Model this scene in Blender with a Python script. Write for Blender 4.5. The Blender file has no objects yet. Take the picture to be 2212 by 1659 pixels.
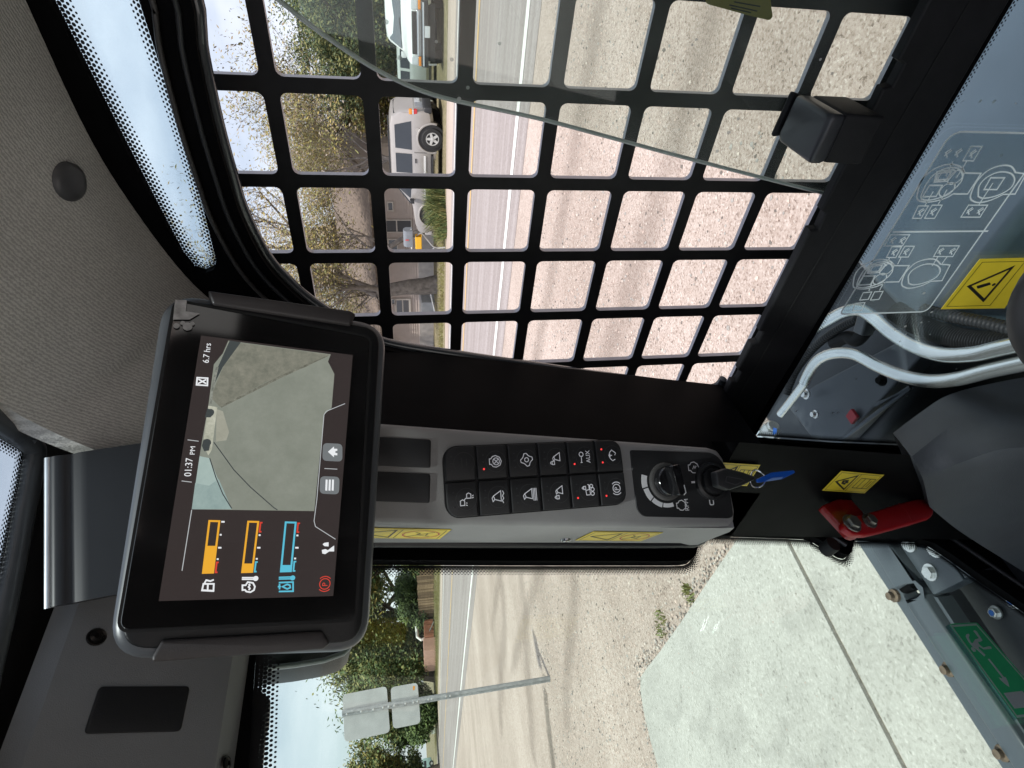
import bpy, bmesh, math, random
from mathutils import Vector, Matrix, geometry as mgeo

random.seed(7)
sc = bpy.context.scene
COL = sc.collection
CAMH = 1.60            # camera height above the ground (seated operator holding a phone)

# ---------------------------------------------------------------- camera
R = ((0.71953627, -0.1508398, 0.67787529), (-0.6930333, -0.09354242, 0.71481093), (-0.04441185, -0.98412254, -0.17184417))
FPX = 1297.0           # focal length for a 2212 px wide frame
cam_d = bpy.data.cameras.new('camera')
cam = bpy.data.objects.new('camera', cam_d)
COL.objects.link(cam)
cam_d.sensor_width = 36.0
cam_d.lens = 36.0 * FPX / 2212.0
cam_d.clip_start = 0.02
cam_d.clip_end = 2000
ax = Vector((R[0][1], R[1][1], R[2][1])); ay = Vector((R[0][0], R[1][0], R[2][0])); az = -Vector((R[0][2], R[1][2], R[2][2]))
cam.matrix_world = Matrix(((ax.x, ay.x, az.x, 0), (ax.y, ay.y, az.y, 0), (ax.z, ay.z, az.z, CAMH), (0, 0, 0, 1)))
sc.camera = cam

# ---------------------------------------------------------------- sky and sun
SUN_EL, SUN_DIR = 68.0, Vector((-0.47, -0.37, 0)).normalized()    # the sun stands behind and to the left
world = bpy.data.worlds.new('World'); sc.world = world; world.use_nodes = True
wn, wl = world.node_tree.nodes, world.node_tree.links
wn.clear()
wo = wn.new('ShaderNodeOutputWorld'); bg = wn.new('ShaderNodeBackground'); sky = wn.new('ShaderNodeTexSky')
sky.sky_type = 'NISHITA'; sky.sun_disc = False
sky.sun_elevation = math.radians(SUN_EL)
sky.sun_rotation = math.atan2(SUN_DIR.x, SUN_DIR.y)
sky.air_density = 1.1; sky.dust_density = 2.0; sky.ozone_density = 1.4
tc = wn.new('ShaderNodeTexCoord'); mp = wn.new('ShaderNodeMapping'); mp.inputs['Scale'].default_value = (1.2, 1.2, 3.2)
nz = wn.new('ShaderNodeTexNoise'); nz.inputs['Scale'].default_value = 2.2; nz.inputs['Detail'].default_value = 8; nz.inputs['Roughness'].default_value = 0.55
cr = wn.new('ShaderNodeValToRGB'); cr.color_ramp.elements[0].position = 0.36; cr.color_ramp.elements[1].position = 0.66
mx = wn.new('ShaderNodeMix'); mx.data_type = 'RGBA'; mx.inputs[7].default_value = (8.3, 8.4, 9.3, 1)
ml = wn.new('ShaderNodeMath'); ml.operation = 'MULTIPLY_ADD'; ml.inputs[1].default_value = 0.55; ml.inputs[2].default_value = 0.38
wl.new(tc.outputs['Generated'], mp.inputs['Vector']); wl.new(mp.outputs[0], nz.inputs['Vector']); wl.new(nz.outputs['Fac'], cr.inputs[0])
wl.new(cr.outputs[0], ml.inputs[0]); wl.new(ml.outputs[0], mx.inputs[0]); wl.new(sky.outputs[0], mx.inputs[6]); wl.new(mx.outputs[2], bg.inputs[0])
bg.inputs[1].default_value = 0.085
wl.new(bg.outputs[0], wo.inputs[0])
sun_d = bpy.data.lights.new('sun', 'SUN'); sun_d.energy = 2.7; sun_d.angle = math.radians(2.5); sun_d.color = (1.0, 0.955, 0.89)
sun = bpy.data.objects.new('sun', sun_d); COL.objects.link(sun)
sd = Vector((SUN_DIR.x * math.cos(math.radians(SUN_EL)), SUN_DIR.y * math.cos(math.radians(SUN_EL)), math.sin(math.radians(SUN_EL))))
sun.rotation_euler = sd.to_track_quat('Z', 'Y').to_euler(); sun.location = (0, 0, 30)

sc.view_settings.view_transform = 'Standard'; sc.view_settings.look = 'None'
sc.view_settings.exposure = 0.80; sc.view_settings.gamma = 1.0; sc.view_settings.use_curve_mapping = False
sc.render.engine = 'CYCLES'
sc.cycles.use_denoising = True
sc.cycles.max_bounces = 9; sc.cycles.diffuse_bounces = 5; sc.cycles.glossy_bounces = 4; sc.cycles.transparent_max_bounces = 24
sc.cycles.caustics_reflective = False; sc.cycles.caustics_refractive = False

# ---------------------------------------------------------------- rays, planes and frames (camera-relative metres: x right, y forward, z up)
KN = 2212.0 / 4032.0
def ray(x, y):
    u, v = 829.5 - y, x - 1106.0
    return Vector((R[0][0]*u + R[0][1]*v + R[0][2]*FPX, R[1][0]*u + R[1][1]*v + R[1][2]*FPX, R[2][0]*u + R[2][1]*v + R[2][2]*FPX))
def atx(x, y, X): d = ray(x, y); return d * (X / d.x)
def aty(x, y, Y): d = ray(x, y); return d * (Y / d.y)
def atz(x, y, Z): d = ray(x, y); return d * (Z / d.z)
def atd(x, y, D): return ray(x, y).normalized() * D
def gnd(x, y, z=0.0): return atz(x, y, z - CAMH)
def crop(ox, oy, w):
    s = w / 2212.0
    return lambda x, y: ((ox + x*s)*KN, (oy + y*s)*KN)

class Frame:
    def __init__(s, o, ex, ey):
        s.o = Vector(o); s.ex = Vector(ex).normalized(); ey = Vector(ey); ey = ey - s.ex*ey.dot(s.ex)
        s.ey = ey.normalized(); s.ez = s.ex.cross(s.ey)
    def p(s, u, v, w=0.0): return s.o + s.ex*u + s.ey*v + s.ez*w
    def uv(s, x, y):
        d = ray(x, y); t = s.o.dot(s.ez)/d.dot(s.ez); q = d*t - s.o
        return (q.dot(s.ex), q.dot(s.ey))
    def uvs(s, pts, c=None): return [s.uv(*(c(*p) if c else p)) for p in pts]
    def off(s, w): return Frame(s.o + s.ez*w, s.ex, s.ey)
def SIDE(X): return Frame((X, 0, 0), (0, 1, 0), (0, 0, 1))          # ez points outward (right)
LEAN = 0.2
def WIND(d=0.0): f = Frame((0, 0.62 + d, 0), (1, 0, 0), (0, -LEAN, 1)); return f   # ez points to the operator
GROUND = Frame((0, 0, -CAMH), (1, 0, 0), (0, 1, 0))

# ---------------------------------------------------------------- objects
def set_tags(o, label=None, cat=None, group=None, kind=None):
    if label: o['label'] = label
    if cat: o['category'] = cat
    if group: o['group'] = group
    if kind: o['kind'] = kind
UP = Vector((0, 0, CAMH))
def obj(name, verts, faces, mat, parent=None, smooth=None, uvs=None, world=False, origin=None):
    """one mesh object; vertices in camera-relative metres (or world=True)"""
    vs = [Vector(v) + (Vector((0, 0, 0)) if world else UP) for v in verts]
    if origin is not None: o0 = Vector(origin)
    else:
        mn = [min(v[i] for v in vs) for i in range(3)]; mxx = [max(v[i] for v in vs) for i in range(3)]
        o0 = Vector(((mn[0]+mxx[0])/2, (mn[1]+mxx[1])/2, mn[2]))
    me = bpy.data.meshes.new(name)
    me.from_pydata([v - o0 for v in vs], [], faces)
    me.validate()
    mats = mat if isinstance(mat, (list, tuple)) else [mat]
    for m in mats: me.materials.append(m)
    if uvs:
        ul = me.uv_layers.new(name='UVMap')
        for i, l in enumerate(me.loops): ul.data[i].uv = uvs[l.vertex_index]
    if smooth is not None:
        me.polygons.foreach_set('use_smooth', [True]*len(me.polygons)); me.set_sharp_from_angle(angle=math.radians(smooth))
    o = bpy.data.objects.new(name, me); COL.objects.link(o)
    if parent is not None:
        o.parent = parent; o.location = o0 - wloc(parent)
    else: o.location = o0
    return o
def wloc(o):
    l = Vector(o.location)
    while o.parent: o = o.parent; l += Vector(o.location)
    return l
def thing(name, label, cat, base, group=None, world=False):
    o = bpy.data.objects.new(name, None); COL.objects.link(o)
    o.empty_display_size = 0.05
    o.location = Vector(base) + (Vector((0, 0, 0)) if world else UP)
    set_tags(o, label, cat, group); return o
def copy_obj(o, parent, delta, name=None):
    c = o.copy(); COL.objects.link(c); c.parent = parent
    c.location = Vector(o.location) + Vector(delta); return c

# ---------------------------------------------------------------- mesh makers (return verts, faces)
def merge(*parts):
    V, F = [], []
    for v, f in parts:
        b = len(V); V += list(v); F += [tuple(i + b for i in q) for q in f]
    return V, F
def area2(p): return sum(p[i][0]*p[(i+1) % len(p)][1] - p[(i+1) % len(p)][0]*p[i][1] for i in range(len(p)))/2
def offset(p, d):
    """move a closed outline inwards by d (counter-clockwise outline)"""
    n = len(p); out = []
    for i in range(n):
        a, b, c = Vector(p[i-1]), Vector(p[i]), Vector(p[(i+1) % n])
        e1, e2 = (b-a), (c-b)
        if e1.length < 1e-9 or e2.length < 1e-9: out.append(tuple(b)); continue
        e1.normalize(); e2.normalize()
        n1, n2 = Vector((-e1.y, e1.x)), Vector((-e2.y, e2.x)); m = n1 + n2
        k = max(0.35, m.length_squared/2)
        m = m/ (m.length or 1); q = b + m * (d/ math.sqrt(k if k < 1 else 1.0) if False else d / max(0.45, m.dot(n1)))
        out.append((q.x, q.y))
    return out
def plate(fr, outer, w0, w1, holes=(), chamfer=0.0, back=True):
    """flat plate between heights w0 (back) and w1 (front, along ez) with rounded/chamfered front edge"""
    if area2(outer) < 0: outer = outer[::-1]
    holes = [h if area2(h) < 0 else h[::-1] for h in holes]
    loops = [outer] + list(holes)
    V, F = [], []
    def ring(lp, w): b = len(V); V.extend(fr.p(u, v, w) for u, v in lp); return b
    caps = []
    for lp in loops:
        n = len(lp)
        if w1 != w0:
            b0 = ring(lp, w0); b1 = ring(lp, w1 - chamfer)
            for i in range(n): j = (i+1) % n; F.append((b0+i, b0+j, b1+j, b1+i))
            if chamfer:
                l2 = offset(lp, chamfer*0.35); b2 = ring(l2, w1 - chamfer*0.3)
                l3 = offset(lp, chamfer); b3 = ring(l3, w1)
                for A, B in ((b1, b2), (b2, b3)):
                    for i in range(n): j = (i+1) % n; F.append((A+i, A+j, B+j, B+i))
                caps.append((l3, b3, b0, lp))
            else: caps.append((lp, b1, b0, lp))
        else:
            b1 = ring(lp, w1); caps.append((lp, b1, b1, lp))
    idx = [b + i for lp, b, _, _ in caps for i in range(len(lp))]
    tri = mgeo.tessellate_polygon([[Vector((u, v, 0)) for u, v in lp] for lp, _, _, _ in caps])
    flat = [q for lp, _, _, _ in caps for q in lp]
    for t in tri:
        a, b, c = t
        s = (flat[b][0]-flat[a][0])*(flat[c][1]-flat[a][1]) - (flat[c][0]-flat[a][0])*(flat[b][1]-flat[a][1])
        if abs(s) < 1e-14: continue
        t = t if s > 0 else (a, c, b)
        F.append(tuple(idx[i] for i in t))
    if back and w1 != w0:
        idx0 = [b + i for lp, _, b, _ in caps for i in range(len(lp))]
        flat = [q for _, _, _, lp in caps for q in lp]
        tri = mgeo.tessellate_polygon([[Vector((u, v, 0)) for u, v in lp] for _, _, _, lp in caps])
        for t in tri:
            a, b, c = t
            s = (flat[b][0]-flat[a][0])*(flat[c][1]-flat[a][1]) - (flat[c][0]-flat[a][0])*(flat[b][1]-flat[a][1])
            if abs(s) < 1e-14: continue
            t = t if s < 0 else (a, c, b)
            F.append(tuple(idx0[i] for i in t))
    return V, F
def rrect(u0, v0, u1, v1, r, n=5):
    out = []
    for cx, cy, a0 in ((u1-r, v0+r, -90), (u1-r, v1-r, 0), (u0+r, v1-r, 90), (u0+r, v0+r, 180)):
        for k in range(n+1):
            a = math.radians(a0 + 90*k/n); out.append((cx + r*math.cos(a), cy + r*math.sin(a)))
    return out
def roundpoly(pts, r, n=5):
    """round the corners of a closed outline; r number or list"""
    out = []; N = len(pts)
    for i in range(N):
        a, b, c = Vector(pts[i-1]), Vector(pts[i]), Vector(pts[(i+1) % N]); rr = r[i] if isinstance(r, (list, tuple)) else r
        if rr <= 0: out.append(tuple(b)); continue
        d1, d2 = (a-b), (c-b); t = min(rr, d1.length*0.49, d2.length*0.49)
        p, q = b + d1.normalized()*t, b + d2.normalized()*t
        for k in range(n+1):
            s = k/n; o = p*(1-s)**2 + b*2*s*(1-s) + q*s*s; out.append((o.x, o.y))
    return out
def smoothline(pts, n=6, closed=False):
    """Catmull-Rom through points (tuples or vectors of any size)"""
    P = [Vector(p) for p in pts]; out = []; N = len(P)
    rng = range(N if closed else N-1)
    for i in rng:
        p0 = P[(i-1) % N] if closed else P[max(i-1, 0)]; p1 = P[i]; p2 = P[(i+1) % N]; p3 = P[(i+2) % N] if closed else P[min(i+2, N-1)]
        for k in range(n):
            t = k/n
            out.append(0.5*((2*p1) + (p2-p0)*t + (2*p0-5*p1+4*p2-p3)*t*t + (3*p1-p0-3*p2+p3)*t**3))
    if not closed: out.append(P[-1])
    return out
def tube(path, rad, n=10, caps=True):
    P = [Vector(p) for p in path]; V, F = [], []
    rads = rad if isinstance(rad, (list, tuple)) else [rad]*len(P)
    ref = None
    for i, p in enumerate(P):
        t = (P[min(i+1, len(P)-1)] - P[max(i-1, 0)]).normalized()
        if ref is None: ref = Vector((0, 0, 1)) if abs(t.z) < 0.9 else Vector((1, 0, 0))
        b = t.cross(ref); b.normalize(); nn = b.cross(t); ref = nn
        for k in range(n):
            a = 2*math.pi*k/n; V.append(p + (nn*math.cos(a) + b*math.sin(a))*rads[i])
    for i in range(len(P)-1):
        for k in range(n):
            j = (k+1) % n; F.append((i*n+k, i*n+j, (i+1)*n+j, (i+1)*n+k))
    if caps: F.append(tuple(range(n))[::-1]); F.append(tuple((len(P)-1)*n + k for k in range(n)))
    return V, F
def lathe(fr, u, v, prof, n=24, cap=True):
    """surface of revolution about ez at (u,v); prof = [(radius, w)]"""
    V, F = [], []
    for r, w in prof:
        for k in range(n): a = 2*math.pi*k/n; V.append(fr.p(u + r*math.cos(a), v + r*math.sin(a), w))
    for i in range(len(prof)-1):
        for k in range(n): j = (k+1) % n; F.append((i*n+k, i*n+j, (i+1)*n+j, (i+1)*n+k))
    if cap: F.append(tuple((len(prof)-1)*n+k for k in range(n))); F.append(tuple(range(n))[::-1])
    return V, F
def strokes(fr, lines, wd, w, closed=False):
    """flat ribbons along 2D polylines at height w"""
    V, F = [], []
    for ln in lines:
        cl = closed or (len(ln) > 2 and ln[0] == ln[-1]); pts = [Vector(p) for p in (ln[:-1] if (cl and ln[0] == ln[-1]) else ln)]
        n = len(pts)
        if n < 2: continue
        b = len(V); w += 3e-5
        for i in range(n):
            if cl: a, c = pts[i-1], pts[(i+1) % n]
            else: a, c = pts[max(i-1, 0)], pts[min(i+1, n-1)]
            e1 = (pts[i]-a); e2 = (c-pts[i])
            e1 = e1.normalized() if e1.length > 1e-9 else e2.normalized(); e2 = e2.normalized() if e2.length > 1e-9 else e1
            m = Vector((-e1.y-e2.y, e1.x+e2.x)); m = m.normalized() if m.length > 1e-6 else Vector((-e1.y, e1.x))
            k = wd/2/max(0.5, m.dot(Vector((-e1.y, e1.x))))
            for s in (1, -1): q = pts[i] + m*k*s; V.append(fr.p(q.x, q.y, w))
        for i in range(n if cl else n-1):
            j = (i+1) % n; F.append((b+2*i, b+2*i+1, b+2*j+1, b+2*j))
    return V, F
def circ(u, v, r, n=16, a0=0, a1=360):
    return [(u + r*math.cos(math.radians(a0 + (a1-a0)*k/n)), v + r*math.sin(math.radians(a0 + (a1-a0)*k/n))) for k in range(n + (1 if a1-a0 < 360 else 0))] + ([(u+r*math.cos(math.radians(a0)), v+r*math.sin(math.radians(a0)))] if a1-a0 >= 360 else [])
def box(c, s, rot=0.0, bev=0.0):
    """axis box (world/camera-relative), centre c, sizes s, rotated about z, chamfered along all vertical edges and the top"""
    f = Frame(c, (math.cos(rot), math.sin(rot), 0), (-math.sin(rot), math.cos(rot), 0))
    o = rrect(-s[0]/2, -s[1]/2, s[0]/2, s[1]/2, bev, 3) if bev else [(-s[0]/2, -s[1]/2), (s[0]/2, -s[1]/2), (s[0]/2, s[1]/2), (-s[0]/2, s[1]/2)]
    return plate(f, o, -s[2]/2, s[2]/2, chamfer=bev)
def prism(section, z0, z1, lean=0.0):
    """vertical prism with a cross-section given at z=0, leaning forward going down"""
    n = len(section); s = section if area2(section) > 0 else section[::-1]
    V = [(x, y - lean*z, z) for z in (z0, z1) for x, y in s]
    F = [(i, (i+1) % n, n + (i+1) % n, n + i) for i in range(n)] + [tuple(range(n))[::-1], tuple(range(n, 2*n))]
    return V, F
def text_mesh(body, size, bold=0.0):
    cu = bpy.data.curves.new('t', 'FONT'); cu.body = body; cu.size = size; cu.resolution_u = 3; cu.offset = bold
    o = bpy.data.objects.new('t', cu); COL.objects.link(o)
    dg = bpy.context.evaluated_depsgraph_get(); ev = o.evaluated_get(dg); me = ev.to_mesh()
    V = [(v.co.x, v.co.y) for v in me.vertices]; F = [tuple(p.vertices) for p in me.polygons]
    ev.to_mesh_clear(); bpy.data.objects.remove(o); bpy.data.curves.remove(cu)
    return V, F
def text_on(fr, body, u, v, size, w, wid=None, mirror=False, rot=0.0, bold=0.0):
    V, F = text_mesh(body, size, bold)
    if not V: return V, F
    x0 = min(p[0] for p in V); x1 = max(p[0] for p in V); y0 = min(p[1] for p in V)
    k = (wid/(x1-x0)) if wid else 1.0
    c, s = math.cos(rot), math.sin(rot)
    out = []
    for x, y in V:
        a, b = (x-x0)*k, (y-y0)
        out.append(fr.p(u + a*c - b*s, v + a*s + b*c, w))
    return out, F

# ---------------------------------------------------------------- materials
MATS = {}
def mat(name, col, rough=0.5, metal=0.0, var=0.06, scale=40.0, bump=0.0, bscale=None, spec=0.5, coat=0.0, emit=None, estr=1.0, rvar=0.0, col2=None, detail=4):
    if name in MATS: return MATS[name]
    m = bpy.data.materials.new(name); m.use_nodes = True; MATS[name] = m
    nt = m.node_tree; N, L = nt.nodes, nt.links; b = N['Principled BSDF']
    tcn = N.new('ShaderNodeTexCoord'); n = N.new('ShaderNodeTexNoise'); n.inputs['Scale'].default_value = scale; n.inputs['Detail'].default_value = detail
    L.new(tcn.outputs['Object'], n.inputs['Vector'])
    mxn = N.new('ShaderNodeMix'); mxn.data_type = 'RGBA'
    c2 = col2 or tuple(min(1, c*(1+var)) for c in col); c1 = col if col2 else tuple(c*(1-var) for c in col)
    mxn.inputs[6].default_value = (*c1, 1); mxn.inputs[7].default_value = (*c2, 1)
    rp = N.new('ShaderNodeValToRGB'); rp.color_ramp.elements[0].position = 0.3; rp.color_ramp.elements[1].position = 0.7
    L.new(n.outputs['Fac'], rp.inputs[0]); L.new(rp.outputs[0], mxn.inputs[0]); L.new(mxn.outputs[2], b.inputs['Base Color'])
    b.inputs['Roughness'].default_value = rough; b.inputs['Metallic'].default_value = metal; b.inputs['Specular IOR Level'].default_value = spec
    b.inputs['Coat Weight'].default_value = coat; b.inputs['Coat Roughness'].default_value = 0.06
    if rvar:
        mr = N.new('ShaderNodeMapRange'); mr.inputs['To Min'].default_value = max(0.02, rough-rvar); mr.inputs['To Max'].default_value = min(1, rough+rvar)
        n2 = N.new('ShaderNodeTexNoise'); n2.inputs['Scale'].default_value = scale*0.37; n2.inputs['Detail'].default_value = 6; L.new(tcn.outputs['Object'], n2.inputs['Vector'])
        L.new(n2.outputs['Fac'], mr.inputs[0]); L.new(mr.outputs[0], b.inputs['Roughness'])
    if bump:
        bp = N.new('ShaderNodeBump'); bp.inputs['Strength'].default_value = bump; bp.inputs['Distance'].default_value = 0.002
        nb = N.new('ShaderNodeTexNoise'); nb.inputs['Scale'].default_value = bscale or scale*6; nb.inputs['Detail'].default_value = 3; L.new(tcn.outputs['Object'], nb.inputs['Vector'])
        L.new(nb.outputs['Fac'], bp.inputs['Height']); L.new(bp.outputs[0], b.inputs['Normal'])
    if emit: b.inputs['Emission Color'].default_value = (*emit, 1); b.inputs['Emission Strength'].default_value = estr
    return m
def glow(name, col, s=1.0):
    """lit screen pixels: emission under the cover glass"""
    return mat(name, tuple(c*0.03 for c in col), 0.35, emit=col, estr=s, var=0.02)
def glass_mat(name, tint, gloss=1.0, dirt=0.0, rough=0.0):
    m = bpy.data.materials.new(name); m.use_nodes = True; MATS[name] = m
    N, L = m.node_tree.nodes, m.node_tree.links; N.clear()
    o = N.new('ShaderNodeOutputMaterial'); t = N.new('ShaderNodeBsdfTransparent'); g = N.new('ShaderNodeBsdfGlossy'); f = N.new('ShaderNodeFresnel'); mxs = N.new('ShaderNodeMixShader')
    t.inputs[0].default_value = (*tint, 1); g.inputs['Roughness'].default_value = rough; g.inputs[0].default_value = (gloss, gloss, gloss, 1); f.inputs[0].default_value = 1.45
    ge = N.new('ShaderNodeNewGeometry'); io = N.new('ShaderNodeMapRange'); io.inputs['To Min'].default_value = 1.45; io.inputs['To Max'].default_value = 1/1.45   # same reflectance from both sides of a thin pane
    L.new(ge.outputs['Backfacing'], io.inputs[0]); L.new(io.outputs[0], f.inputs[0])
    L.new(f.outputs[0], mxs.inputs[0]); L.new(t.outputs[0], mxs.inputs[1]); L.new(g.outputs[0], mxs.inputs[2])
    last = mxs
    if dirt:
        d = N.new('ShaderNodeBsdfDiffuse'); d.inputs[0].default_value = (0.62, 0.63, 0.6, 1)
        tcn = N.new('ShaderNodeTexCoord'); n = N.new('ShaderNodeTexNoise'); n.inputs['Scale'].default_value = 14; n.inputs['Detail'].default_value = 7
        v = N.new('ShaderNodeTexVoronoi'); v.inputs['Scale'].default_value = 48
        lt = N.new('ShaderNodeMath'); lt.operation = 'LESS_THAN'; lt.inputs[1].default_value = 0.09
        ad = N.new('ShaderNodeMath'); ad.operation = 'MULTIPLY_ADD'; ad.inputs[1].default_value = dirt
        sp = N.new('ShaderNodeMath'); sp.operation = 'MULTIPLY'; sp.inputs[1].default_value = 0.55
        nl = N.new('ShaderNodeMath'); nl.operation = 'GREATER_THAN'; nl.inputs[1].default_value = 0.54
        ms = N.new('ShaderNodeMixShader')
        L.new(tcn.outputs['Object'], n.inputs['Vector']); L.new(tcn.outputs['Object'], v.inputs['Vector']); L.new(v.outputs['Distance'], lt.inputs[0])
        L.new(n.outputs['Fac'], nl.inputs[0]); L.new(lt.outputs[0], sp.inputs[0]); mm = N.new('ShaderNodeMath'); mm.operation = 'MULTIPLY'
        L.new(sp.outputs[0], mm.inputs[0]); L.new(nl.outputs[0], mm.inputs[1])
        L.new(n.outputs['Fac'], ad.inputs[0]); L.new(mm.outputs[0], ad.inputs[2])
        L.new(ad.outputs[0], ms.inputs[0]); L.new(mxs.outputs[0], ms.inputs[1]); L.new(d.outputs[0], ms.inputs[2]); last = ms
    L.new(last.outputs[0], o.inputs[0]); return m
def frit_mat(name):
    """ceramic dots: UV x = metres along the edge, UV y = 0 at the solid band .. 1 where the dots vanish"""
    m = bpy.data.materials.new(name); m.use_nodes = True; MATS[name] = m
    N, L = m.node_tree.nodes, m.node_tree.links; N.clear()
    o = N.new('ShaderNodeOutputMaterial'); t = N.new('ShaderNodeBsdfTransparent'); b = N.new('ShaderNodeBsdfPrincipled'); ms = N.new('ShaderNodeMixShader')
    b.inputs['Base Color'].default_value = (0.012, 0.012, 0.014, 1); b.inputs['Roughness'].default_value = 0.35
    uv = N.new('ShaderNodeUVMap'); uv.uv_map = 'UVMap'; s = N.new('ShaderNodeSeparateXYZ'); L.new(uv.outputs[0], s.inputs[0])
    def M(op, a, b_=None, c=None):
        n = N.new('ShaderNodeMath'); n.operation = op
        for i, q in enumerate((a, b_, c)):
            if q is None: continue
            if isinstance(q, (int, float)): n.inputs[i].default_value = q
            else: L.new(q, n.inputs[i])
        return n.outputs[0]
    U, Vv = s.outputs['X'], s.outputs['Y']
    rows = 6.0; pitch = 0.0038
    rv = M('MULTIPLY', Vv, rows); row = M('FLOOR', rv); fv = M('SUBTRACT', M('FRACT', rv), 0.5)
    uu = M('ADD', M('DIVIDE', U, pitch), M('MULTIPLY', row, 0.5)); fu = M('SUBTRACT', M('FRACT', uu), 0.5)
    d = M('SQRT', M('ADD', M('MULTIPLY', fu, fu), M('MULTIPLY', M('MULTIPLY', fv, fv), 0.62)))
    rad = M('SUBTRACT', 0.62, M('MULTIPLY', M('DIVIDE', row, rows), 0.46))
    L.new(M('LESS_THAN', d, rad), ms.inputs[0]); L.new(t.outputs[0], ms.inputs[1]); L.new(b.outputs[0], ms.inputs[2]); L.new(ms.outputs[0], o.inputs[0])
    return m
def frit(name, fr, line, width, w, m, parent, side=1, closed=False):
    """dotted band along a 2D polyline; the dots fade towards the left (side=1) of its direction"""
    pts = [Vector(p) for p in line]; n = len(pts); V, F, UV = [], [], []; s = 0.0
    for i in range(n):
        a, c = pts[max(i-1, 0)], pts[min(i+1, n-1)]
        e = (c-a).normalized(); nn = Vector((-e.y, e.x))*side
        if i: s += (pts[i]-pts[i-1]).length
        q = pts[i] + nn*width
        V += [fr.p(pts[i].x, pts[i].y, w), fr.p(q.x, q.y, w)]; UV += [(s, 0.0), (s, 1.0)]
    F = [(2*i, 2*i+1, 2*i+3, 2*i+2) for i in range(n-1)]
    return obj(name, V, F, m, parent, uvs=UV)
# ================================================================ EXTERIOR
def W(v): return Vector(v) + UP
# ---- ground materials
def ground_mat(name, cols, stone=55.0, big=0.35, bump=0.6, streak=None, rough=0.9, lo=.30, hi=.70, mott=(.72, .70, .68)):
    m = bpy.data.materials.new(name); m.use_nodes = True; MATS[name] = m
    N, L = m.node_tree.nodes, m.node_tree.links; b = N['Principled BSDF']; b.inputs['Roughness'].default_value = rough; b.inputs['Specular IOR Level'].default_value = 0.2
    t = N.new('ShaderNodeTexCoord')
    vo = N.new('ShaderNodeTexVoronoi'); vo.inputs['Scale'].default_value = stone; vo.inputs['Randomness'].default_value = 1
    L.new(t.outputs['Object'], vo.inputs['Vector'])
    sp = N.new('ShaderNodeSeparateColor'); L.new(vo.outputs['Color'], sp.inputs[0])
    r = N.new('ShaderNodeValToRGB'); r.color_ramp.interpolation = 'LINEAR'
    els = r.color_ramp.elements
    while len(els) < len(cols): els.new(0.5)
    for i, c in enumerate(cols): els[i].position = lo + (hi-lo)*i/(len(cols)-1); els[i].color = (*c, 1)
    n1 = N.new('ShaderNodeTexNoise'); n1.inputs['Scale'].default_value = stone*0.9; n1.inputs['Detail'].default_value = 5; n1.inputs['Roughness'].default_value = 0.75
    L.new(t.outputs['Object'], n1.inputs['Vector'])
    n3 = N.new('ShaderNodeTexNoise'); n3.inputs['Scale'].default_value = stone*0.14; n3.inputs['Detail'].default_value = 6; n3.inputs['Roughness'].default_value = 0.7
    L.new(t.outputs['Object'], n3.inputs['Vector'])
    def MA(x, k, y=None):
        n = N.new('ShaderNodeMath'); n.operation = 'MULTIPLY_ADD'; n.inputs[1].default_value = k; L.new(x, n.inputs[0])
        if y is None: n.inputs[2].default_value = 0
        else: L.new(y, n.inputs[2])
        return n
    mxa = MA(sp.outputs[0], .22, MA(n1.outputs['Fac'], .53, MA(n3.outputs['Fac'], .25).outputs[0]).outputs[0])
    L.new(mxa.outputs[0], r.inputs[0])
    n2 = N.new('ShaderNodeTexNoise'); n2.inputs['Scale'].default_value = big; n2.inputs['Detail'].default_value = 7; n2.inputs['Roughness'].default_value = 0.6
    mpg = N.new('ShaderNodeMapping'); mpg.inputs['Scale'].default_value = streak or (1, 1, 1); L.new(t.outputs['Object'], mpg.inputs['Vector']); L.new(mpg.outputs[0], n2.inputs['Vector'])
    r2 = N.new('ShaderNodeValToRGB'); r2.color_ramp.elements[0].position = 0.32; r2.color_ramp.elements[0].color = (*mott, 1); r2.color_ramp.elements[1].position = 0.62; r2.color_ramp.elements[1].color = (1.0, 1.0, 1.0, 1)
    L.new(n2.outputs['Fac'], r2.inputs[0])
    mm = N.new('ShaderNodeMix'); mm.data_type = 'RGBA'; mm.blend_type = 'MULTIPLY'; mm.inputs[0].default_value = 1.0
    L.new(r.outputs[0], mm.inputs[6]); L.new(r2.outputs[0], mm.inputs[7]); L.new(mm.outputs[2], b.inputs['Base Color'])
    bp = N.new('ShaderNodeBump'); bp.inputs['Strength'].default_value = bump; bp.inputs['Distance'].default_value = 0.012
    L.new(mxa.outputs[0], bp.inputs['Height']); L.new(bp.outputs[0], b.inputs['Normal'])
    return m
GRAVEL = ground_mat('gravel_ground', [(0.18, 0.138, 0.115), (0.42, 0.335, 0.29), (0.50, 0.412, 0.365), (0.55, 0.462, 0.415), (0.70, 0.62, 0.57)], 95, 0.5, 0.9, (0.55, 1.0, 1), lo=.335, hi=.665)
ASPH = ground_mat('asphalt_road', [(0.22, 0.19, 0.185), (0.345, 0.305, 0.297), (0.42, 0.38, 0.37)], 80, 2.4, 0.3, (1.5, 0.035, 1))
CONC = ground_mat('concrete_slab', [(0.26, 0.25, 0.23), (0.40, 0.39, 0.36), (0.44, 0.43, 0.40), (0.47, 0.46, 0.43), (0.58, 0.565, 0.53)], 90, 1.4, 0.3, lo=.31, hi=.69, mott=(.84, .84, .84))
GRASSM = ground_mat('grass_verge', [(0.10, 0.10, 0.05), (0.22, 0.19, 0.11), (0.36, 0.30, 0.21)], 14, 0.6, 0.7)
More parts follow.
